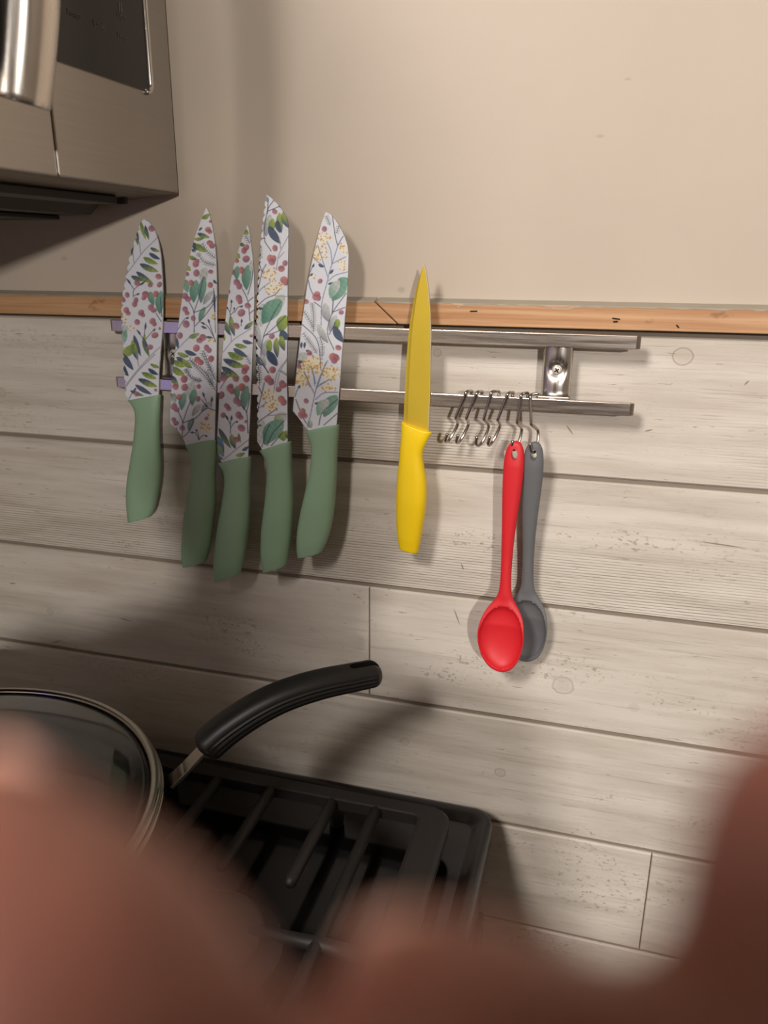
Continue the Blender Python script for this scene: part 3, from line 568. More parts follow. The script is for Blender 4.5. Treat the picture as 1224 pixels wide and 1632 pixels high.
P4 = [(FB, SA, Rs([(528, 183, 23, 'm'), (530, 468, 26, 'b'), (490, 545, 28, 'o'), (518, 550, 28, 'c'), (505, 575, 28, 'm'), (580, 628, 27, 'b'), (608, 585, 24, 'm'), (600, 715, 30, 'c'), (615, 740, 22, 'b'), (505, 1155, 24, 'm'), (510, 1415, 26, 'b'), (475, 1490, 28, 'c'), (500, 1510, 28, 'm'), (588, 1535, 28, 'm')])
    + Ls([(495, 205, 458, 380, 60, 'y', 's'), (510, 235, 515, 335, 48, 'g', 'G'), (480, 295, 575, 435, 56, 'n', 'n'), (565, 190, 580, 350, 48, 'g', 'n'), (600, 175, 632, 310, 56, 'g', 'n'), (545, 250, 570, 350, 40, 'n', 'n'), (440, 900, 420, 1085, 90, 'y', 'y'), (600, 830, 520, 980, 80, 'y', 'g'), (580, 870, 430, 1060, 120, 't', 'T'), (500, 890, 440, 1050, 60, 't', 'T'), (615, 990, 575, 1130, 84, 'g', 'G'), (580, 1110, 625, 1185, 60, 'n', 'n'), (385, 1050, 420, 1260, 50, 'y', 's'), (480, 1175, 436, 1335, 54, 'y', 's'), (490, 1180, 490, 1290, 46, 'g', 'G'), (470, 1265, 545, 1390, 52, 'n', 'n'), (542, 1165, 550, 1325, 44, 'g', 'n'), (578, 1150, 605, 1270, 46, 'g', 'n'), (385, 1315, 435, 1385, 34, 'n', 'n'), (455, 60, 480, 110, 30, 's', 't'), (560, 120, 590, 150, 26, 'd', 'n'), (395, 935, 440, 938, 20, 'n', 'n')])
    + [('S', 'k', [(500, 490), (445, 385), (470, 180), (520, 95)]), ('S', 'k', [(470, 180), (520, 160), (578, 135)]), ('S', 'k', [(470, 200), (478, 80)]), ('S', 'k', [(455, 390), (420, 395)]), ('S', 's', [(540, 640), (560, 520), (620, 400), (632, 375)]), ('S', 's', [(560, 545), (600, 500)]), ('S', 's', [(575, 470), (560, 380)]), ('F', [(412, 470), (415, 560)]), ('S', 'k', [(395, 800), (430, 655), (460, 595)]), ('S', 'k', [(430, 655), (405, 585)]), ('S', 'l', [(395, 815), (440, 770), (492, 735)]), ('S', 'k', [(390, 920), (460, 860), (530, 830), (568, 785)]), ('S', 's', [(530, 840), (625, 845)]), ('S', 'k', [(482, 1440), (420, 1340), (440, 1160), (500, 1020), (572, 890)]), ('S', 'k', [(440, 1160), (530, 1080), (610, 1000)]), ('S', 'k', [(460, 1145), (520, 1130), (575, 1105)]), ('S', 's', [(540, 1560), (570, 1430), (622, 1345)]), ('S', 's', [(575, 1420), (620, 1450)]), ('F', [(400, 1390), (410, 1540)]), ('Y', 490, 670, 62, 60), ('Y', 520, 775, 75, 65)]),
  (FD, SD, Rs([(450, 128, 23, 'b'), (415, 185, 26, 'c'), (435, 208, 26, 'm'), (490, 260, 22, 'm'), (512, 220, 24, 'm'), (530, 232, 20, 'b'), (508, 328, 26, 'o'), (525, 350, 24, 'b')])
    + Ls([(425, 0, 485, 95, 48, 'n', 'n'), (375, 20, 400, 100, 40, 'y', 's'), (380, 470, 355, 640, 80, 'y', 'y'), (540, 420, 465, 520, 70, 'y', 'g'), (520, 470, 390, 640, 104, 't', 'T'), (440, 480, 390, 620, 50, 't', 'T'), (525, 545, 525, 615, 62, 'g', 'G'), (540, 540, 555, 600, 24, 'g', 'n')])
    + [('S', 'k', [(420, 150), (370, 60), (340, 20)]), ('S', 's', [(458, 265), (480, 150), (548, 50)]), ('S', 's', [(490, 130), (545, 165)]), ('F', [(352, 100), (362, 210)]), ('S', 'k', [(345, 410), (375, 290), (392, 215)]), ('S', 'k', [(375, 290), (352, 240)]), ('S', 'k', [(345, 485), (410, 440), (480, 390)]), ('S', 's', [(410, 440), (545, 430)]), ('S', 'l', [(345, 395), (410, 350)]), ('S', 'k', [(375, 655), (400, 560), (430, 500)]), ('S', 'k', [(410, 645), (450, 560), (525, 478)]), ('S', 'k', [(440, 645), (520, 555)]), ('Y', 430, 300, 55, 55), ('Y', 440, 375, 60, 45), ('K', 'k', [(345, 508), (370, 505)])])]
P5 = [(FB, SA, Rs([(915, 318, 23, 'm'), (882, 725, 21, 'm'), (845, 850, 28, 'm'), (868, 855, 26, 'm'), (858, 825, 26, 'c'), (770, 885, 25, 'b'), (1047, 968, 21, 'm'), (1025, 1245, 25, 'b'), (980, 1310, 28, 'o'), (1002, 1318, 28, 'c'), (990, 1345, 26, 'b'), (802, 1290, 19, 'm'), (718, 1388, 18, 'm')])
    + Ls([(868, 592, 915, 615, 22, 'n', 'k'), (950, 668, 988, 632, 20, 'n', 'k'), (942, 748, 992, 734, 18, 'n', 'k'), (1098, 700, 1030, 790, 80, 't', 'T'), (1085, 750, 975, 880, 90, 't', 'T'), (1030, 720, 960, 860, 70, 'y', 't'), (920, 895, 948, 1045, 66, 'y', 's'), (862, 1060, 945, 1210, 48, 'y', 's'), (1010, 990, 955, 1120, 48, 'y', 's'), (1022, 1020, 1018, 1100, 44, 'g', 'G'), (988, 1075, 1065, 1205, 56, 'n', 'n'), (740, 1200, 735, 1250, 18, 'k', 'k'), (765, 1200, 760, 1250, 18, 'k', 'k'), (700, 1320, 790, 1290, 60, 'y', 'y'), (705, 1345, 760, 1358, 20, 'k', 'k'), (770, 1270, 800, 1265, 18, 'k', 'k')])
    + [('F', [(930, 215), (945, 250), (960, 290)]), ('F', [(1010, 350), (1030, 290)]), ('S', 'k', [(978, 215), (1000, 370), (1020, 450)]), ('S', 'l', [(1020, 450), (960, 640), (930, 760), (895, 900), (890, 1070)]), ('S', 'k', [(1020, 450), (1040, 410), (1062, 375)]), ('S', 'l', [(975, 590), (1030, 560), (1082, 535)]), ('S', 'l', [(975, 590), (965, 490), (935, 415)]), ('S', 'l', [(942, 690), (910, 590), (868, 455)]), ('S', 'l', [(915, 610), (860, 570), (822, 530)]), ('S', 'l', [(945, 725), (1000, 680), (1098, 653)]), ('K', 'k', [(790, 700), (810, 640), (835, 590)]), ('K', 'k', [(790, 690), (825, 665)]), ('S', 'k', [(790, 715), (805, 780), (830, 835)]), ('S', 'k', [(840, 890), (885, 925)]), ('S', 'k', [(990, 1260), (940, 1130), (975, 980), (1085, 820)]), ('S', 'k', [(975, 980), (985, 880)]), ('S', 'k', [(985, 965), (1075, 930)]), ('S', 'k', [(955, 1140), (1000, 1050)]), ('F', [(820, 900), (832, 1010), (830, 1130)]), ('F', [(755, 960), (800, 1030), (830, 1090)]), ('F', [(750, 1130), (800, 1200), (860, 1290)]), ('F', [(880, 1160), (900, 1230), (895, 1320)]), ('S', 'k', [(890, 1420), (860, 1190), (740, 1060)]), ('S', 'l', [(855, 1565), (910, 1410), (942, 1345)]), ('S', 'l', [(840, 1540), (830, 1460), (808, 1390)]), ('S', 'l', [(880, 1530), (960, 1490)]), ('S', 'l', [(800, 1550), (780, 1480), (758, 1430)]), ('Y', 915, 390, 62, 50), ('Y', 875, 510, 65, 75), ('Y', 1068, 470, 36, 50), ('Y', 1055, 600, 40, 45), ('Y', 840, 540, 30, 40), ('Y', 825, 690, 25, 25), ('Y', 820, 1350, 85, 45), ('Y', 735, 1470, 55, 70), ('Y', 965, 1440, 75, 60), ('Y', 860, 1400, 80, 50)]),
  (FD, SD, Rs([(860, 38, 28, 'c'), (882, 45, 26, 'c'), (870, 62, 24, 'm'), (630, 102, 18, 'm'), (700, 10, 18, 'm'), (678, 340, 19, 'm'), (645, 435, 26, 'm'), (665, 440, 24, 'm'), (655, 410, 22, 'o')])
    + Ls([(735, 358, 772, 350, 16, 'k', 'k'), (890, 300, 800, 450, 84, 't', 'T'), (830, 330, 755, 440, 70, 'y', 't'), (700, 470, 715, 525, 40, 'y', 's'), (620, 80, 650, 70, 16, 'k', 'k')])
    + [('S', 'l', [(690, 520), (730, 330), (760, 210), (815, 75)]), ('S', 'l', [(735, 290), (705, 230), (662, 140)]), ('S', 'l', [(760, 240), (800, 215), (838, 192)]), ('S', 'l', [(742, 220), (730, 160), (712, 100)]), ('S', 'l', [(742, 330), (800, 285), (895, 280)]), ('K', 'k', [(602, 310), (615, 270), (635, 232)]), ('S', 'k', [(608, 330), (640, 415)]), ('S', 'k', [(660, 460), (678, 490)]), ('S', 'k', [(765, 505), (790, 420), (890, 330)]), ('S', 'k', [(800, 505), (890, 425)]), ('Y', 705, 90, 80, 55), ('Y', 650, 190, 52, 62), ('Y', 850, 160, 65, 50), ('Y', 830, 245, 60, 35)])]

def make_knife(label, left, right, hl, hr, spec, seed, serr=None, name='kitchen_knife', group='floral knives on the rack', bm_=None, hm=None, htop=None, y0=BY):
    YB, YFR = y0-.0001, y0-.0021
    L = np.array(left); R = np.array(right); v0 = L[0][1]; v1 = max(L[-1][1], R[-1][1])+3
    step = .75 if spec else 2.0
    V = np.arange(v0, v1, step); nU = 70 if spec else 12
    xl = np.interp(V, L[:, 1], L[:, 0]); xr = np.interp(V, R[:, 1], R[:, 0])
    Lx = L[:, 0]
    if serr:
        pitch, amp, va, vb, sharp = serr
        ph = (V-va)/pitch; sc_ = np.abs(np.sin(math.pi*ph))**sharp
        win = np.clip((V-va)/15, 0, 1)*np.clip((vb-V)/10, 0, 1)
        xl = xl+amp*(1-sc_)*win
    T = np.linspace(0, 1, nU+1)
    U = xl[:, None]+(xr-xl)[:, None]*T[None, :]; VV = np.repeat(V[:, None], nU+1, 1)
    uf, vf = U.ravel(), VV.ravel()
    D = RT[None, :]*((uf-612)/F_PX)[:, None]-UP[None, :]*((vf-816)/F_PX)[:, None]+FW[None, :]
    def proj(Dm, y): return CAM[None, :]+Dm*((y-CAM[1])/Dm[:, 1])[:, None]
    front = proj(D, YFR); m, n = len(V), nU+1
    Lc, Rc = front[0::n].copy(), front[n-1::n].copy()
    # ground edge: the first columns fall back towards the spine plane
    fr = front.reshape(m, n, 3); fr[:, 0, 1] += .0014; fr[:, 1, 1] += .0009 if not spec else .0004; front = fr.reshape(-1, 3)
    Lc[:, 1] = YB; Rc[:, 1] = YB
    verts = np.r_[front, Lc, Rc]; oL, oR = m*n, m*n+m
    fs = []
    for i in range(m-1):
        a = i*n
        fs += [(a+j, a+j+1, a+n+j+1, a+n+j) for j in range(n-1)]
        fs += [(oL+i, a, a+n, oL+i+1), (a+n-1, oR+i, oR+i+1, a+2*n-1), (oL+i, oL+i+1, oR+i+1, oR+i)]
    fs.append(tuple([oL+m-1]+[(m-1)*n+j for j in range(n)]+[oR+m-1])); fs.append(tuple([oL]+list(range(n))+[oR])[::-1])
    base = at_y(np.mean([hl[-1][0], hr[-1][0]]), np.mean([hl[-1][1], hr[-1][1]]), y0-.001)
    k = thing(name, label, 'knife', base, group)
    off = base
    me = bpy.data.meshes.new('blade'); me.from_pydata((verts-off).tolist(), [], fs); me.update()
    bl = bpy.data.objects.new('blade', me); C.objects.link(bl); bl.parent = k
    if spec:
        ca = me.color_attributes.new('print', 'FLOAT_COLOR', 'POINT'); cc = np.ones((len(verts), 4)); cc[:, :3] = .23
        cc[:m*n, :3] = paint(uf, vf, spec, seed)
        ca.data.foreach_set('color', cc.ravel().astype(np.float32)); me.materials.append(M['print_blade'])
    else: me.materials.append(bm_)
    # handle: loft between its two outlines
    ns, nc = 46, 28
    A = resample(smooth_poly(hl, 5), ns); B = resample(smooth_poly(hr, 5), ns); yc = y0-.0012; vs = []
    for i in range(ns):
        t = i/(ns-1); th = np.interp(t, [0, .06, .25, .6, .9, 1], [.0058, .0064, .0070, .0088, .0078, .0062])
        a, b = A[i], B[i]
        for j in range(nc):
            an = 2*math.pi*j/nc; cx = math.copysign(abs(math.cos(an))**.80, math.cos(an)); sy = math.copysign(abs(math.sin(an))**.85, math.sin(an))
            q = (a+b)/2+(b-a)/2*cx
            if t < .02 and htop: q = q+np.array([0, htop*(1-cx*cx)])
            p = at_y(q[0], q[1], yc); p[1] = yc-sy*th
            vs.append(p)
    f2 = [(i*nc+j, i*nc+(j+1) % nc, (i+1)*nc+(j+1) % nc, (i+1)*nc+j) for i in range(ns-1) for j in range(nc)]+[tuple(range(nc)), tuple((ns-1)*nc+j for j in range(nc))]
    h = mesh('handle', vs, f2, hm or M['green'], k, True); bevel(h, .0009, 2, .9)
    return k

K1L = [(229.6, 349), (223.5, 354), (217, 371.5), (210.8, 390), (204.7, 408), (200.6, 431), (196.6, 451), (192.9, 471.6), (191.4, 490), (191.4, 508), (192, 535), (194, 565.5), (195.5, 590), (196.5, 606), (198, 618), (198, 628.7), (205, 638)]
K1R = [(229.7, 349), (237.4, 354), (245.6, 365.4), (251.7, 383.7), (255.8, 406), (258.2, 439), (259.5, 467.5), (259.3, 504), (257.8, 535), (254.8, 565.5), (252.7, 596), (252.5, 640)]
H1L = [(204, 638), (209, 643), (214.2, 652), (216.6, 664.8), (215.4, 685.7), (213, 709), (208.4, 737), (203.8, 765), (202, 788), (203, 811.5), (205, 832.4)]
H1R = [(256, 628.7), (255, 648.5), (253.8, 676.4), (254.3, 709), (255.7, 737), (255, 765), (251.5, 788), (246.5, 811.5), (241, 822.6)]
make_knife('serrated floral knife with green handle, leftmost on the rack', K1L, K1R, H1L, H1R, P1, 1, (13.5, 3.6, 352, 632, .7))
K2L = [(328.7, 330.6), (321, 348), (311, 374.5), (302.8, 402), (296.6, 430.7), (290.5, 463.4), (286.4, 492), (282.3, 520.6), (279.3, 545), (276.2, 573.7), (273, 600), (271.3, 625), (269.4, 653), (269, 675), (279.4, 683.4), (286.4, 691.5), (292.2, 702), (295.7, 710)]
K2R = [(328.8, 330.6), (333.4, 340.8), (337.5, 359), (341.6, 381.7), (344, 410), (345.2, 443), (345.6, 473.6), (345.6, 524.7), (345, 565.5), (344.6, 600), (344, 618), (342.8, 664.8), (341.8, 705)]
H2L = [(295.7, 710), (301.6, 720.7), (304.6, 732.3), (305, 755.6), (301.6, 778.9), (296.9, 806.8), (292.2, 834.7), (290, 862.7), (290, 886), (292.2, 903.4)]
H2R = [(344.8, 700.5), (344.8, 715), (343.5, 746), (342.8, 769.6), (343.5, 799.8), (341, 827.8), (336.5, 862.7), (331.8, 883.6), (327.9, 895.3)]
make_knife('broad floral chef\'s knife with pointed tip and green handle, second from left', K2L, K2R, H2L, H2R, P2, 2, htop=-1.5)
K3L = [(394.3, 358.8), (387.2, 375.6), (379, 400), (371.9, 422.5), (366.8, 447), (362.7, 473.6), (359.6, 496), (356.6, 524.7), (354, 555.3), (352, 586), (348.6, 625), (346.3, 671.8), (345, 699.7), (345.4, 720.7), (352, 735.8)]
K3R = [(394.4, 358.8), (396.4, 363.3), (399.4, 385.8), (402.5, 410.3), (404.6, 439), (405.2, 473.6), (404, 514.5), (402.5, 555), (401, 596), (399.8, 618), (398, 664.8), (395.7, 711.3), (395.2, 730)]
H3L = [(347.5, 738), (351, 743), (356, 750.9), (358.4, 762.6), (358, 776.5), (353.3, 806.8), (347.5, 839.4), (342.8, 874.3), (341.2, 904.6), (342.8, 927.9)]
H3R = [(400, 727.4), (400.3, 740), (398.7, 769.5), (398.7, 804.5), (396.3, 839.4), (391.7, 874.3), (385.9, 902.3), (383, 912.7)]
make_knife('narrow pointed floral slicing knife, middle of the five green-handled knives, hanging lowest', K3L, K3R, H3L, H3R, P3, 3, htop=-1.5)
K4L = [(425, 310.6), (422, 320.4), (419.4, 336.8), (417.2, 353), (415.4, 371.5), (413, 392), (411.5, 418.5), (410.3, 439), (408.7, 463.4), (407.6, 494), (407, 535), (407, 586), (408, 606.6), (408.7, 653), (408.7, 704), (416, 714.8)]
K4R = [(425.1, 310.6), (432, 315.3), (442.3, 325.5), (450.5, 336.8), (456.6, 348), (459.3, 359.2), (459.3, 392), (458.3, 443), (458, 494), (457.4, 545), (456.6, 596), (457.6, 629.8), (458, 676.4), (458, 708)]
H4L = [(413.4, 718.3), (420.8, 727.6), (425.5, 739.3), (426.6, 755.6), (425, 778.9), (421.3, 811.5), (417.3, 844), (416, 872), (417.3, 895.3), (419.6, 911.6)]
H4R = [(464, 703), (464.5, 718.3), (465, 746), (466.9, 781), (467.4, 811.5), (465.7, 839.4), (462.7, 867.3), (456.9, 895.3), (454.6, 901.8)]
make_knife('long serrated floral bread knife with green handle, tallest tip on the rack', K4L, K4R, H4L, H4R, P4, 4, (12.5, 3.4, 318, 690, .75), htop=-1.5)
K5L = [(518.9, 337.8), (511.8, 355), (505.7, 375.6), (499.5, 400), (493.4, 428.7), (488.3, 455), (484.2, 483.8), (480, 514.5), (476.6, 545), (473, 575.7), (471, 596), (467.8, 629.8), (465.7, 655.5), (474.4, 666), (483.7, 678.7), (490.7, 686)]
K5R = [(519, 337.8), (526, 340.8), (534.2, 350), (542.4, 363.3), (549.6, 378.6), (553.7, 392), (555.3, 406), (554.7, 432.8), (552.6, 473.6), (549.6, 504), (546.9, 541), (544.5, 565.5), (541.9, 606.6), (539, 641.5), (536, 680)]
H5L = [(487.2, 687), (491.8, 697.3), (495.8, 711.3), (496.5, 727.6), (493, 755.6), (486, 788), (479, 818.5), (474.3, 846.4), (473.2, 869.7), (474.8, 888.8)]
H5R = [(540.5, 676.4), (539.5, 690.4), (537.2, 723), (536.5, 751), (534.9, 781), (532.5, 811.5), (527.9, 839.4), (520.9, 862.7), (512.7, 880)]
make_knife('wide floral santoku knife with yellow-dotted blade, rightmost of the green-handled knives', K5L, K5R, H5L, H5R, P5, 5, htop=-1.5)
# yellow knife: sharpened edge is on the right, so mirror the roles of the outlines
YL = [(675.5, 420.8), (670.3, 433.7), (664.2, 455), (658, 482.7), (653.4, 510.3), (650.4, 531.7), (647.3, 571.6), (644.9, 614.5), (643.3, 654.3), (642.7, 676)]
YR = [(675.7, 420.8), (679.5, 433.7), (683.2, 461.3), (686.2, 501), (687.1, 537.9), (686.5, 583.8), (685, 639), (683.8, 690)]
YHL = [(640.3, 670.5), (639.6, 685), (639, 700), (636.6, 730.9), (633.5, 761.5), (632, 792), (632, 822.8), (633.5, 850.4), (636.6, 873.3)]
YHR = [(689.3, 688.6), (684, 697), (676.6, 712.5), (673.6, 724.8), (675.8, 743), (678.9, 761.5), (680, 783), (678.9, 807.5), (674.9, 835), (670.3, 862.6), (666.6, 881)]
yk = make_knife('all-yellow paring knife with yellow blade and handle, alone mid rack', YL, YR, YHL, YHR, None, 0, None, 'kitchen_knife', None, M['yblade'], M['yellow'], htop=1.5)
eg = []                                                    # bare ground edge along the right side
for (u, v) in YR: eg.append(at_y(u-.8, v, BY-.0022))
G().tube(smooth_poly(eg, 3), .0005, 6, sq=(1, .6)).out('ground_edge', M['screw'], yk, True)

# ------------------------------------------------------------------ microwave on the left wall
MX, MZ = -.387, 1.46+.0490
mw = thing('microwave_oven', 'stainless over-the-range microwave with black control panel, upper left', 'microwave', (MX-.2, -.39, MZ))
G().box((XL+.002, -.768, MZ+.004), (MX-.020, -.012, MZ+.42), .002).out('housing', M['mwunder'], mw)
YD = -.1765
pan_ = bevel(G().box((MX-.020, YD+.0009, MZ+.0004), (MX, -.0105, MZ+.42)).out('control_fascia', M['mw'], mw), .0015)
door = bevel(G().box((MX-.024, -.768, MZ+.0004), (MX, YD-.0012, MZ+.42)).out('door', M['mw'], mw), .0015)
# rounded black control glass with its bright bezel
def rrect(y0, y1, z0, z1, r, n=8):
    out = []
    for cy, cz, a0 in ((y1-r, z0+r, -90), (y1-r, z1-r, 0), (y0+r, z1-r, 90), (y0+r, z0+r, 180)):
        for k in range(n+1):
            a = math.radians(a0+90*k/n); out.append((cy+r*math.cos(a), cz+r*math.sin(a)))
    return out
pz = at_x(239, 148, MX)[2]; py1 = at_x(239, 148, MX)[1]
bz = rrect(YD+.006, py1, pz, MZ+.38, .006)
pg_ = G().prism([p for p in bz], MX-.004, MX+.0015, 0).out('control_panel', M['mwglass'], mw)
zr = [(MX+.0013, y, z) for (y, z) in bz]
zr = [p for p in zr if p[1] > py1-.0075 and p[2] < MZ+.37]
zr = zr[:]
G().tube([(MX+.0013, py1-.006, pz+.0002)]+zr+[(MX+.0013, py1, MZ+.36)], .0027, 10).out('bezel', M['chrome'], pg_, True)
def words(txt, u, v, size):
    cu = bpy.data.curves.new('lettering', 'FONT'); cu.body = txt; cu.size = size; cu.extrude = .00005; cu.align_x = 'CENTER'
    tmp = bpy.data.objects.new('lettering', cu); C.objects.link(tmp)
    dg = bpy.context.evaluated_depsgraph_get(); me = bpy.data.meshes.new_from_object(tmp.evaluated_get(dg)); bpy.data.objects.remove(tmp)
    o = bpy.data.objects.new('lettering', me); C.objects.link(o); me.materials.append(M['print']); o.parent = pg_
    p = at_x(u, v, MX+.0018)-wloc(pg_)
    o.matrix_local = Matrix(((0, 0, 1, p[0]), (1, 0, 0, p[1]), (0, 1, 0, p[2]), (0, 0, 0, 1))); return o
words('Power', 119, 28, .0062); words('Cook', 158, 44, .0062); words('Timer', 196, 63, .0062); words('Light', 194, 29, .0058)
g = G(); q = at_x(192, 12, MX+.0018)
g.tube([q+np.array([0, -.0013, -.003]), q+np.array([0, -.0013, .0035]), q+np.array([0, .0013, .0035]), q+np.array([0, .0013, -.003])], .0003, 6).out('lettering', M['print'], pg_)
# door window (dark) and the bowed bar handle
G().box((MX-.003, -.745, MZ+.060), (MX+.0012, -.2360, MZ+.39), .001).out('door_window', M['mwglass'], door)
hx = MX+.046
hp = [(hx-.010, -.2535, 1.46+.083), (hx-.003, -.2525, 1.46+.11), (hx+.004, -.2515, 1.46+.145), (hx+.008, -.251, 1.46+.19), (hx+.010, -.251, 1.46+.25), (hx+.006, -.251, 1.46+.33), (hx-.006, -.252, 1.46+.40)]
hd = G().tube(smooth_poly(hp, 6), .0170, 28, sq=(1.0, .95)).out('handle', M['hdl'], door, True); bevel(hd, .0015, 2, .9)
for zz in (.105, .38):
    G().tube([(MX-.001, -.2525, 1.46+zz), (hx-.004, -.2525, 1.46+zz)], .008, 14).out('handle_post', M['cap'], door, True)
# underside: lip, sloping vent tray and lowered filter housing
G().prism([(MX-.001, MZ+.0002), (MX-.001, MZ+.003), (XL+.003, MZ+.003), (XL+.003, MZ-.0125), (-.470, MZ-.0085)], -.768, -.0108, 1).out('underside_tray', M['mwlip'], mw)
fh = G(); fh.prism([(-.462, MZ-.008), (-.474, MZ-.0178), (XL+.004, MZ-.0215), (XL+.004, MZ-.006)], -.74, -.020, 1).out('filter_housing', M['mwunder'], mw)
G().box((-.455, -.30, MZ-.0105), (-.425, -.05, MZ-.004), .001).out('lamp_cover', M['mwunder'], mw)
G().lathe([(0, -.0035), (.006, -.003), (.007, .004)], (-.436, -.028, MZ-.006), 16).out('foot', M['black'], mw, True)
for yy in (-.12, -.34, -.56): G().box((-.66, yy-.09, MZ-.0225), (-.50, yy+.09, MZ-.0185), .001).out('grease_filter', M['mwunder'], mw)

# ------------------------------------------------------------------ stove under it
SZ = 1.46-.540
stove = thing('gas_stove', 'black gas range top with rounded corner standing against the planked wall', 'stove', (-.42, -.39, 0))
def rpoly(x0, x1, y0, y1, r, n=6): return rrect(x0, x1, y0, y1, r, n)
xo0, xo1, yo0, yo1 = XL+.005, -.0725, -.778, -.0165
G().box((xo0, yo0+.004, .05), (xo1-.009, yo1-.006, SZ-.030), .002).out('cabinet', M['stove'], stove)
G().box((xo1-.0095, yo0+.02, .30), (xo1-.004, yo1-.012, SZ-.12), .002).out('oven_door', M['mwglass'], stove)
ring = G(); a = rpoly(xo0, xo1, yo0, yo1, .020); nA = len(a); ins = lambda d, r: rpoly(xo0+d, xo1-d, yo0+d, yo1-d, r)
lev = [(ins(.002, .018), SZ-.030), (ins(0, .020), SZ-.026), (ins(0, .020), SZ-.006), (ins(.0015, .019), SZ-.001), (ins(.005, .016), SZ), (ins(.011, .012), SZ-.0012), (ins(.016, .010), SZ-.006), (ins(.020, .010), SZ-.008)]
vs = []; fs = []
for pl, z in lev: vs += [(p[0], p[1], z) for p in pl]
for i in range(len(lev)-1): fs += [(i*nA+k, i*nA+(k+1) % nA, (i+1)*nA+(k+1) % nA, (i+1)*nA+k) for k in range(nA)]
fs.append(tuple(range(nA)))
mesh('cooktop_rim', vs, fs, M['lip'], stove, True)
G().prism(ins(.0195, .010), SZ-.020, SZ-.0078, 2).out('cooktop', M['enamel'], stove)
for (bx, by) in ((-.275, -.243), (-.56, -.252), (-.262, -.55), (-.56, -.55)):
    b = G().lathe([(0, .010), (.036, .010), (.043, .008), (.045, .004), (.044, 0)], (bx, by, SZ+.003), 40).out('burner_cap', M['cap_iron'], stove, True)
    G().lathe([(.036, .006), (.040, .003), (.040, -.006), (.056, -.010), (.062, -.0125)], (bx, by, SZ+.0035), 40).out('burner_head', M['iron'], b, True)
grate = thing('cast_iron_grate', 'matte black cast-iron grate on the stove beside the planked wall', 'grate', (-.41, -.25, SZ-.0078))
GZ = 1.46-.512; bar_h = .013
def gbar(x0, x1, y0, y1, nm='grate_bar', z1=GZ, h=bar_h, ch=.003): return G().box((x0, y0, z1-h), (x1, y1, z1), ch).out(nm, M['iron'], grate)
gx0, gx1, gy0, gy1 = -.745, -.108, -.438, -.062
fr = G(); pl_o = rrect(gx0, gx1, gy0, gy1, .020, 6); pl_i = rrect(gx0+.024, gx1-.030, gy0+.018, gy1-.018, .006, 6)
nn = len(pl_o); vs = []
for pl, z in ((pl_i, GZ-.012), (pl_i, GZ-.001), ([(p[0]*.9+q[0]*.1, p[1]*.9+q[1]*.1) for p, q in zip(pl_i, pl_o)], GZ), ([(p[0]*.12+q[0]*.88, p[1]*.12+q[1]*.88) for p, q in zip(pl_i, pl_o)], GZ), (pl_o, GZ-.003), (pl_o, GZ-.012)): vs += [(p[0], p[1], z) for p in pl]
fs = [(i*nn+k, i*nn+(k+1) % nn, ((i+1) % 6)*nn+(k+1) % nn, ((i+1) % 6)*nn+k) for i in range(6) for k in range(nn)]
mesh('frame', vs, fs, M['iron'], grate)
def finger(x, ya, yb, wd=.0115):
    pts = [(x, ya, GZ-.006), (x, (ya+yb)/2, GZ-.005), (x, yb+(.004 if yb < ya else -.004), GZ-.005), (x, yb, GZ-.006)]
    G().tube(pts, [wd*.52, wd*.52, wd*.5, wd*.32], 10, sq=(1, 1.0)).out('finger', M['iron'], grate, True)
for x in (-.291, -.226): finger(x, -.072, -.192); finger(x, -.428, -.31)
for x in (-.590, -.528): finger(x, -.072, -.192); finger(x, -.428, -.31)
for x in (-.181, -.350, -.47, -.645): finger(x, -.070, -.430)
def fx(y, xa, xb): G().tube([(xa, y, GZ-.006), ((xa+xb)/2, y, GZ-.005), (xb, y, GZ-.006)], [.006, .006, .004], 10).out('finger', M['iron'], grate, True)
fx(-.243, -.125, -.238); fx(-.252, -.35, -.30)
for (x, y) in ((gx0+.02, gy0+.015), (gx0+.02, gy1-.015), (gx1-.02, gy0+.015), (gx1-.02, gy1-.015), (-.41, gy1-.012), (-.41, gy0+.012), (-.224, gy1-.01)):
    G().tube([(x, y, GZ-.008), (x, y, SZ-.0076)], [.009, .007], 10).out('foot', M['iron'], grate, True)

# ------------------------------------------------------------------ pan with its lid
PZ = 1.46-.402; pcx, pcy, pr = -.4715, -.3257, .1847
pan = thing('cooking_pan', 'large steel-rimmed pan with curved black handle on the stove, lower left', 'pan', (pcx, pcy, GZ))
G().lathe([(0, GZ+.0005), (.118, GZ+.0005), (.128, GZ+.004), (.150, GZ+.030), (pr-.010, PZ-.018), (pr-.002, PZ-.004)], (pcx, pcy, 0), 96).out('pan_wall', M['pandark'], pan, True)
G().lathe([(0, GZ+.006), (.115, GZ+.006), (.126, GZ+.010), (.147, GZ+.034), (pr-.013, PZ-.018), (pr-.005, PZ-.004)], (pcx, pcy, 0), 96).out('pan_lining', M['nonstick'], pan, True)
G().lathe([(pr-.0050, PZ-.005), (pr-.0045, PZ-.001), (pr-.002, PZ), (pr, PZ-.002), (pr-.0005, PZ-.006), (pr-.003, PZ-.008)], (pcx, pcy, 0), 120).out('rolled_rim', M['pan'], pan, True)
TIP = at_y(597, 1073, -.115)
A0 = at_z(276, 1236, PZ-.006)
dirp = np.array([TIP[0]-A0[0], TIP[1]-A0[1]]); dirp /= np.linalg.norm(dirp); nrmp = np.array([dirp[1], -dirp[0], 0])
def on_plane(u, v):
    d = ray(u, v); t = np.dot(A0-CAM, nrmp)/np.dot(d, nrmp); return CAM+d*t
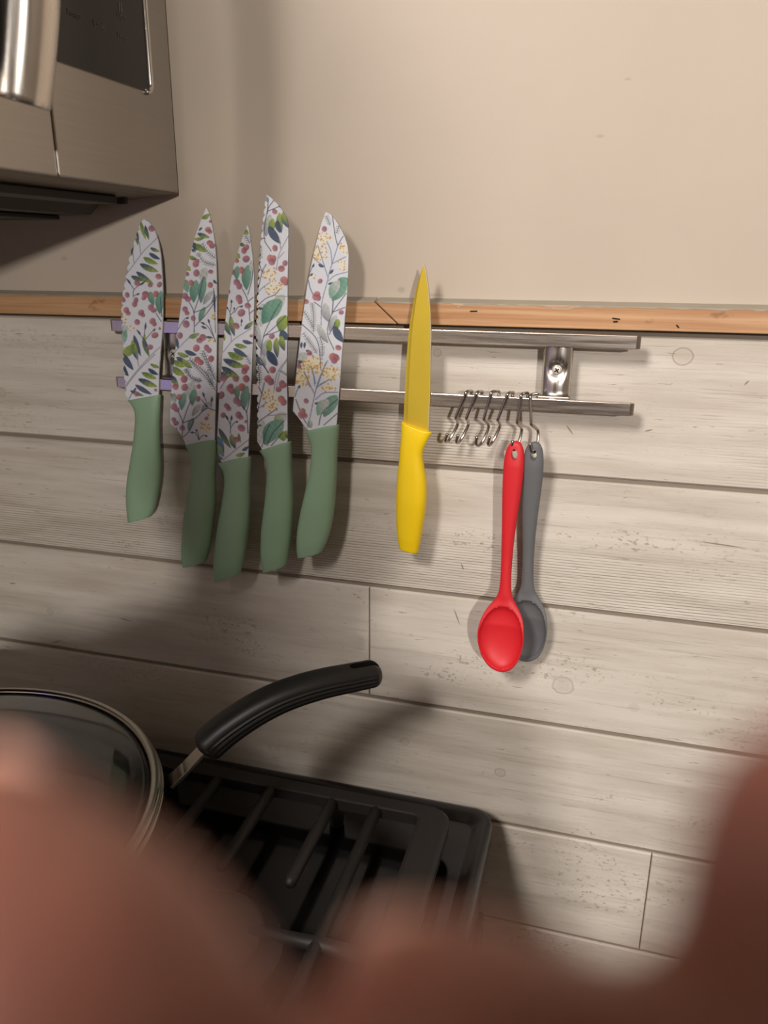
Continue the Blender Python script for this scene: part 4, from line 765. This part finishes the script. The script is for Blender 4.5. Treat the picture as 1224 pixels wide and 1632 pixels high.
cl = [on_plane(*p) for p in ((322, 1196), (332, 1186), (360, 1162), (400, 1135), (440, 1114), (480, 1099), (520, 1088), (560, 1080), (590, 1074), (608, 1070))]
cl = smooth_poly(cl, 6); nseg = 26
P_ = np.array(cl); vs = []; ncr = 128
LL = np.r_[0, np.cumsum(np.linalg.norm(np.diff(P_, axis=0), axis=1))]; LL /= LL[-1]
for i, p in enumerate(P_):
    T = P_[min(i+1, len(P_)-1)]-P_[max(i-1, 0)]; T /= np.linalg.norm(T); side = nrmp; upv = np.cross(side, T); upv *= (1 if upv[2] > 0 else -1)
    e = min(LL[i]/.05, (1-LL[i])/.06, 1.0); e = math.sqrt(max(0., 1-(1-e)**2)); e = max(e, .10)
    hw_, hh_ = (.0150-.0022*LL[i])*e, (.0130-.0026*LL[i])*e
    for k in range(ncr):
        a = 2*math.pi*k/ncr; ca, sa = math.cos(a), math.sin(a)
        x = math.copysign(abs(ca)**.75, ca); y = math.copysign(abs(sa)**.75, sa)
        rib = 1.0
        if abs(ca) > .5 and .06 < LL[i] < .96 and y < .35: rib = 1-.07*(0.5+.5*math.cos(y*19))
        vs.append(p+side*hw_*x*rib+upv*hh_*y)
m_ = len(P_)
fs = [(i*ncr+k, i*ncr+(k+1) % ncr, (i+1)*ncr+(k+1) % ncr, (i+1)*ncr+k) for i in range(m_-1) for k in range(ncr)]+[tuple(range(ncr)), tuple((m_-1)*ncr+k for k in range(ncr))]
grip = mesh('grip', vs, fs, M['grip'], pan, True)
# hanging slot through the grip's end
ia, ib = int(m_*.79), int(m_*.945); pa, pb = P_[ia], P_[ib]; T = (pb-pa)/np.linalg.norm(pb-pa); upv = np.cross(nrmp, T); upv *= (1 if upv[2] > 0 else -1)
slot = []
for (cc_, a0) in ((pb, -90), (pa, 90)):
    for k in range(9):
        a = math.radians(a0+180*k/8); slot.append(cc_+T*.0042*math.cos(a)+nrmp*.0042*math.sin(a))
ns_ = len(slot)
cu = mesh('c', [s-upv*.004 for s in slot]+[s+upv*.03 for s in slot], [tuple(range(ns_)), tuple(range(2*ns_-1, ns_-1, -1))]+[(i, (i+1) % ns_, ns_+(i+1) % ns_, ns_+i) for i in range(ns_)], M['black'], pan)
cut(grip, cu); grip.data.polygons.foreach_set('use_smooth', [True]*len(grip.data.polygons))
es = grip.modifiers.new('split', 'EDGE_SPLIT'); es.split_angle = .75
# steel neck strap between rim and grip
B1 = P_[2]
n0, n1 = A0-np.append(dirp, 0)*.003+np.array([0, 0, -.006]), P_[3]; tn = (n1-n0)/np.linalg.norm(n1-n0); un = np.cross(nrmp, tn); un *= (1 if un[2] > 0 else -1)
nk = []
for q in (n0, n0*.6+n1*.4-un*.001, n1):
    for (a_, b_) in ((-1, -1), (1, -1), (1, 1), (-1, 1)): nk.append(q+nrmp*.0085*a_+un*.0016*b_)
bevel(mesh('neck', nk, [(0, 1, 2, 3), (8, 9, 10, 11)]+[(4*i+k, 4*i+(k+1) % 4, 4*i+4+(k+1) % 4, 4*i+4+k) for i in range(2) for k in range(4)], M['pan'], pan), .0007)
lid = thing('glass_lid', 'clear glass pan lid with thin steel rim covering the pan', 'lid', (pcx, pcy, PZ))
Rg = pr-.0065
prof = [(Rg-.002, PZ+.0012), (Rg-.010, PZ+.0030), (Rg-.016, PZ+.0046), (Rg-.05, PZ+.0085), (Rg-.10, PZ+.0125), (.02, PZ+.0150), (.006, PZ+.0150)]
gl = G().lathe(prof, (pcx, pcy, 0), 96).out('glass', M['glass'], lid, True); so = gl.modifiers.new('thickness', 'SOLIDIFY'); so.thickness = .003; so.offset = 0
rp = [(Rg+.0005+.0040*math.cos(t), PZ+.0030+.0030*math.sin(t)) for t in np.linspace(0, 2*math.pi, 15)]
G().lathe(rp, (pcx, pcy, 0), 120).out('lid_rim', M['pan'], lid, True)
kb = G().lathe([(0, .0140), (.008, .0140), (.008, .026), (.018, .030), (.021, .036), (.018, .041), (0, .042)], (pcx, pcy, PZ), 32).out('knob', M['grip'], lid, True)

# ------------------------------------------------------------------ the photographer's hand, very close to the lens
def camp(a, b, c): return CAM+RT*a+UP*b+FW*c
def pxc(u, v, c): return camp((u-612)/F_PX*c, (816-v)/F_PX*c, c)
def blob(g, pts, rad, n=16):
    """chain of overlapping round limbs; merged into one skin by the voxel remesh"""
    P = np.array(smooth_poly(pts, 8)); R = np.interp(np.linspace(0, 1, len(P)), np.linspace(0, 1, len(rad)), rad)
    for p, r in zip(P, R):
        bm = bmesh.new(); bmesh.ops.create_icosphere(bm, subdivisions=2, radius=r); bm.verts.index_update()
        g.add([v.co+Vector(p) for v in bm.verts], [[v.index for v in f.verts] for f in bm.faces]); bm.free()
CD = .034
g = G()
wrist = camp(.012, -.175, .040); palm = camp(.014, -.110, .050)
blob(g, [pxc(-70, 1490, CD), pxc(170, 1790, CD), camp(-.005, -.055, .040), camp(.002, -.085, .046), camp(.008, -.120, .046), camp(.011, -.150, .042)], [.0078, .0092, .0095, .0115, .015, .017])
blob(g, [pxc(730, 1710, CD), pxc(930, 1810, CD+.001), pxc(1150, 1900, CD+.003), camp(.0165, -.050, .044), camp(.0125, -.072, .050), camp(.012, -.100, .050)], [.0066, .0074, .0080, .0086, .0096, .013])
blob(g, [pxc(1370, 1390, CD), pxc(1355, 1650, CD+.001), camp(.0210, -.045, .041), camp(.0215, -.070, .048), camp(.019, -.100, .050)], [.0072, .0082, .0088, .0098, .013])
blob(g, [camp(.0415, -.012, .040), camp(.0400, -.030, .042), camp(.037, -.055, .047), camp(.034, -.075, .050), camp(.026, -.105, .050)], [.0068, .0078, .0084, .0092, .0125])
blob(g, [camp(.0585, -.030, .046), camp(.0555, -.045, .047), camp(.050, -.066, .050), camp(.045, -.082, .051), camp(.032, -.112, .049)], [.0058, .0066, .0074, .0085, .0125])
blob(g, [camp(.004, -.098, .050), camp(.022, -.088, .052), camp(.042, -.092, .051)], [.0125, .0130, .0115])
blob(g, [camp(.010, -.125, .047), camp(.024, -.118, .049), camp(.034, -.118, .048)], [.0155, .0160, .0130])
blob(g, [camp(.012, -.140, .044), wrist, camp(.014, -.225, .034), camp(.022, -.300, .022), camp(.036, -.400, -.020)], [.0185, .0200, .0240, .0330, .0400])
blob(g, [camp(.028, -.140, .044), camp(.026, -.175, .040), camp(.028, -.225, .034), camp(.032, -.300, .022), camp(.042, -.400, -.020)], [.0160, .0185, .0240, .0330, .0400])
blob(g, [camp(.036, -.370, -.005), camp(.044, -.420, -.030)], [.038, .042])
hand_geo = g
# the rest of the photographer, standing behind the lens, out of the frame
body_geo = G()
def limb(pts, rad): blob(body_geo, pts, rad)
elbow = camp(.042, -.425, -.032)
BX, BYc = .155, -1.10
limb([elbow+np.array([0, .02, .02]), elbow, (BX-.130, BYc+.08, 1.21), (BX-.140, BYc+.01, 1.315)], [.040, .044, .050, .058])
limb([(BX+.175, BYc, 1.345), (BX+.215, BYc-.01, 1.22), (BX+.245, BYc-.01, 1.07), (BX+.245, BYc+.05, .95), (BX+.24, BYc+.09, .85)], [.058, .050, .044, .038, .028])
limb([(BX+.24, BYc+.095, .84), (BX+.24, BYc+.105, .78)], [.030, .034])
for k, (dy, ln) in enumerate(((-.034, .060), (-.012, .074), (.011, .080), (.032, .072))):
    limb([(BX+.24, BYc+.105+dy*.8, .775), (BX+.236, BYc+.108+dy, .775-ln*.6), (BX+.226, BYc+.108+dy, .775-ln)], [.0105, .0095, .0080])
limb([(BX+.235, BYc+.125, .82), (BX+.225, BYc+.155, .79), (BX+.218, BYc+.160, .755)], [.014, .011, .009])
for dx in (-.085, 0, .10):
    limb([(BX+dx*1.5, BYc, 1.34-abs(dx)*.2), (BX+dx*1.25, BYc+.015, 1.22), (BX+dx, BYc+.005, 1.05), (BX+dx*1.15, BYc, .90)], [.072, .105, .092, .108])
limb([(BX-.12, BYc+.005, 1.315), (BX, BYc-.01, 1.365), (BX+.15, BYc, 1.345)], [.060, .072, .060])
HX, HY, HZ = BX+.005, BYc+.115, 1.475                       # the head is bent forward over the phone
limb([(BX, BYc, 1.35), (BX, BYc+.06, 1.40), (HX, HY-.01, HZ-.03)], [.060, .056, .055])
limb([(HX, HY+.005, HZ+.02), (HX, HY+.018, HZ-.01), (HX, HY+.035, HZ-.075)], [.080, .076, .050])
limb([(HX, HY-.02, HZ+.022), (HX, HY-.01, HZ)], [.080, .078])
limb([(HX, HY+.090, HZ+.005), (HX, HY+.104, HZ-.027)], [.009, .014])
for sx in (-1, 1):
    limb([(HX+sx*.078, HY+.002, HZ+.005), (HX+sx*.080, HY+.002, HZ-.035)], [.013, .010])
    limb([(HX+sx*.022, HY+.080, HZ-.060), (HX, HY+.085, HZ-.061)], [.008, .009])
    limb([(BX+sx*.095, BYc, .90), (BX+sx*.10, BYc+.01, .66), (BX+sx*.10, BYc+.015, .48), (BX+sx*.105, BYc-.01, .30), (BX+sx*.105, BYc-.01, .09)], [.098, .080, .058, .056, .040])
    limb([(BX+sx*.105, BYc-.03, .045), (BX+sx*.11, BYc+.06, .040), (BX+sx*.115, BYc+.15, .030)], [.042, .040, .029])
hand = thing('person', 'person behind the lens, seen only as blurred fingers along the bottom edge', 'person', (BX, BYc, 0))
def skinned(geo, vox, it):
    o = geo.out('body', M['skin'], hand, True)
    rm = o.modifiers.new('one_skin', 'REMESH'); rm.mode = 'VOXEL'; rm.voxel_size = vox; rm.use_smooth_shade = True
    sm = o.modifiers.new('soft', 'SMOOTH'); sm.factor = .6; sm.iterations = it
    return bake(o)
hb_, bb_ = skinned(hand_geo, .0011, 6), skinned(body_geo, .0060, 4)
M['shirt'] = simple('dark_shirt_cloth', '#3a3b40', .9); M['jeans'] = simple('denim', '#2c3648', .9); M['hair'] = simple('brown_hair', '#2a1d15', .7)
bb_.data.materials.clear()
for k in ('skin', 'shirt', 'jeans', 'hair'): bb_.data.materials.append(M[k])
hb_.data.materials.clear(); hb_.data.materials.append(M['skin'])
bm = bmesh.new(); bm.from_mesh(bb_.data); n0_ = len(bm.faces)
for f in bm.faces:
    c = f.calc_center_median(); x, y, z = c.x, c.y, c.z
    f.material_index = 2 if z < .93 and abs(x) < .235 else (1 if z < 1.405 and y < .10 and (z > .90) and not (z < 1.14 and x > .19) and not (x < -.02 and y > .15) else 0)
    if z > HZ+.005 and y < .060+HY-BYc-.02 or (z > HZ-.07 and y < -.035+HY-BYc): f.material_index = 3
bm.from_mesh(hb_.data)
bm.to_mesh(bb_.data); bm.free(); bpy.data.objects.remove(hb_)
bb_.data.polygons.foreach_set('use_smooth', [True]*len(bb_.data.polygons))
M['eye'] = simple('eye', '#e8e2da', .2); M['iris'] = simple('iris', '#2b1c12', .2)
for sx in (-1, 1):
    e_ = G().lathe([(0, -.011), (.008, -.008), (.011, 0), (.008, .008), (0, .011)], (HX+sx*.031, HY+.076, HZ-.002), 16, 1).out('eye', M['eye'], hand, True)
    G().lathe([(0, .0117), (.0045, .0112), (.005, .0095)], (HX+sx*.031, HY+.076, HZ-.002), 14, 1).out('iris', M['iris'], e_, True)
for (p, q, r) in ((pxc(-70, 1490, CD), pxc(80, 1800, CD), .0078), (pxc(730, 1710, CD), pxc(930, 1810, CD), .0066), (pxc(1420, 1400, CD), pxc(1400, 1650, CD), .0072), (camp(.0415, -.012, .040), camp(.0400, -.030, .042), .0068), (camp(.0585, -.030, .046), camp(.0555, -.045, .047), .0058)):
    t = (p-q)/np.linalg.norm(p-q); c = p+FW*r*.86+t*.0005; sd = np.cross(t, FW); sd /= np.linalg.norm(sd); fwd = np.cross(sd, t); fwd *= np.sign(np.dot(fwd, FW))
    vs = []; fs = []
    for i in range(7):
        for j in range(9):
            x = -1+2*j/8; y = -1+2*i/6; e = math.sqrt(max(0, 1-max(0, y)**2*.7))
            vs.append(c+sd*x*r*.62*e+t*y*r*.75-fwd*(r*.28*x*x)+fwd*.0009)
    for i in range(6):
        for j in range(8): fs.append((i*9+j, i*9+j+1, i*9+j+10, i*9+j+9))
    nl = mesh('fingernail', vs, fs, M['nail'], hand, True); s_ = nl.modifiers.new('thickness', 'SOLIDIFY'); s_.thickness = .0006

# the phone the picture is taken with: a slab just behind the lens, held by the hand
phone = thing('smartphone', 'dark smartphone held upright by the hand, lens side towards the wall', 'phone', tuple(camp(0, -.02, -.006)))
def slab(x0, x1, y0, y1, z0, z1, nm, mt, r):
    pl = rrect(x0, x1, y0, y1, r, 6); n = len(pl)
    return mesh(nm, [camp(a, b, z0) for a, b in pl]+[camp(a, b, z1) for a, b in pl], [tuple(range(n)), tuple(range(2*n-1, n-1, -1))]+[(i, (i+1) % n, n+(i+1) % n, n+i) for i in range(n)], mt, phone)
slab(-.034, .040, -.134, .013, -.0105, -.0025, 'phone_body', M['grip'], .010)
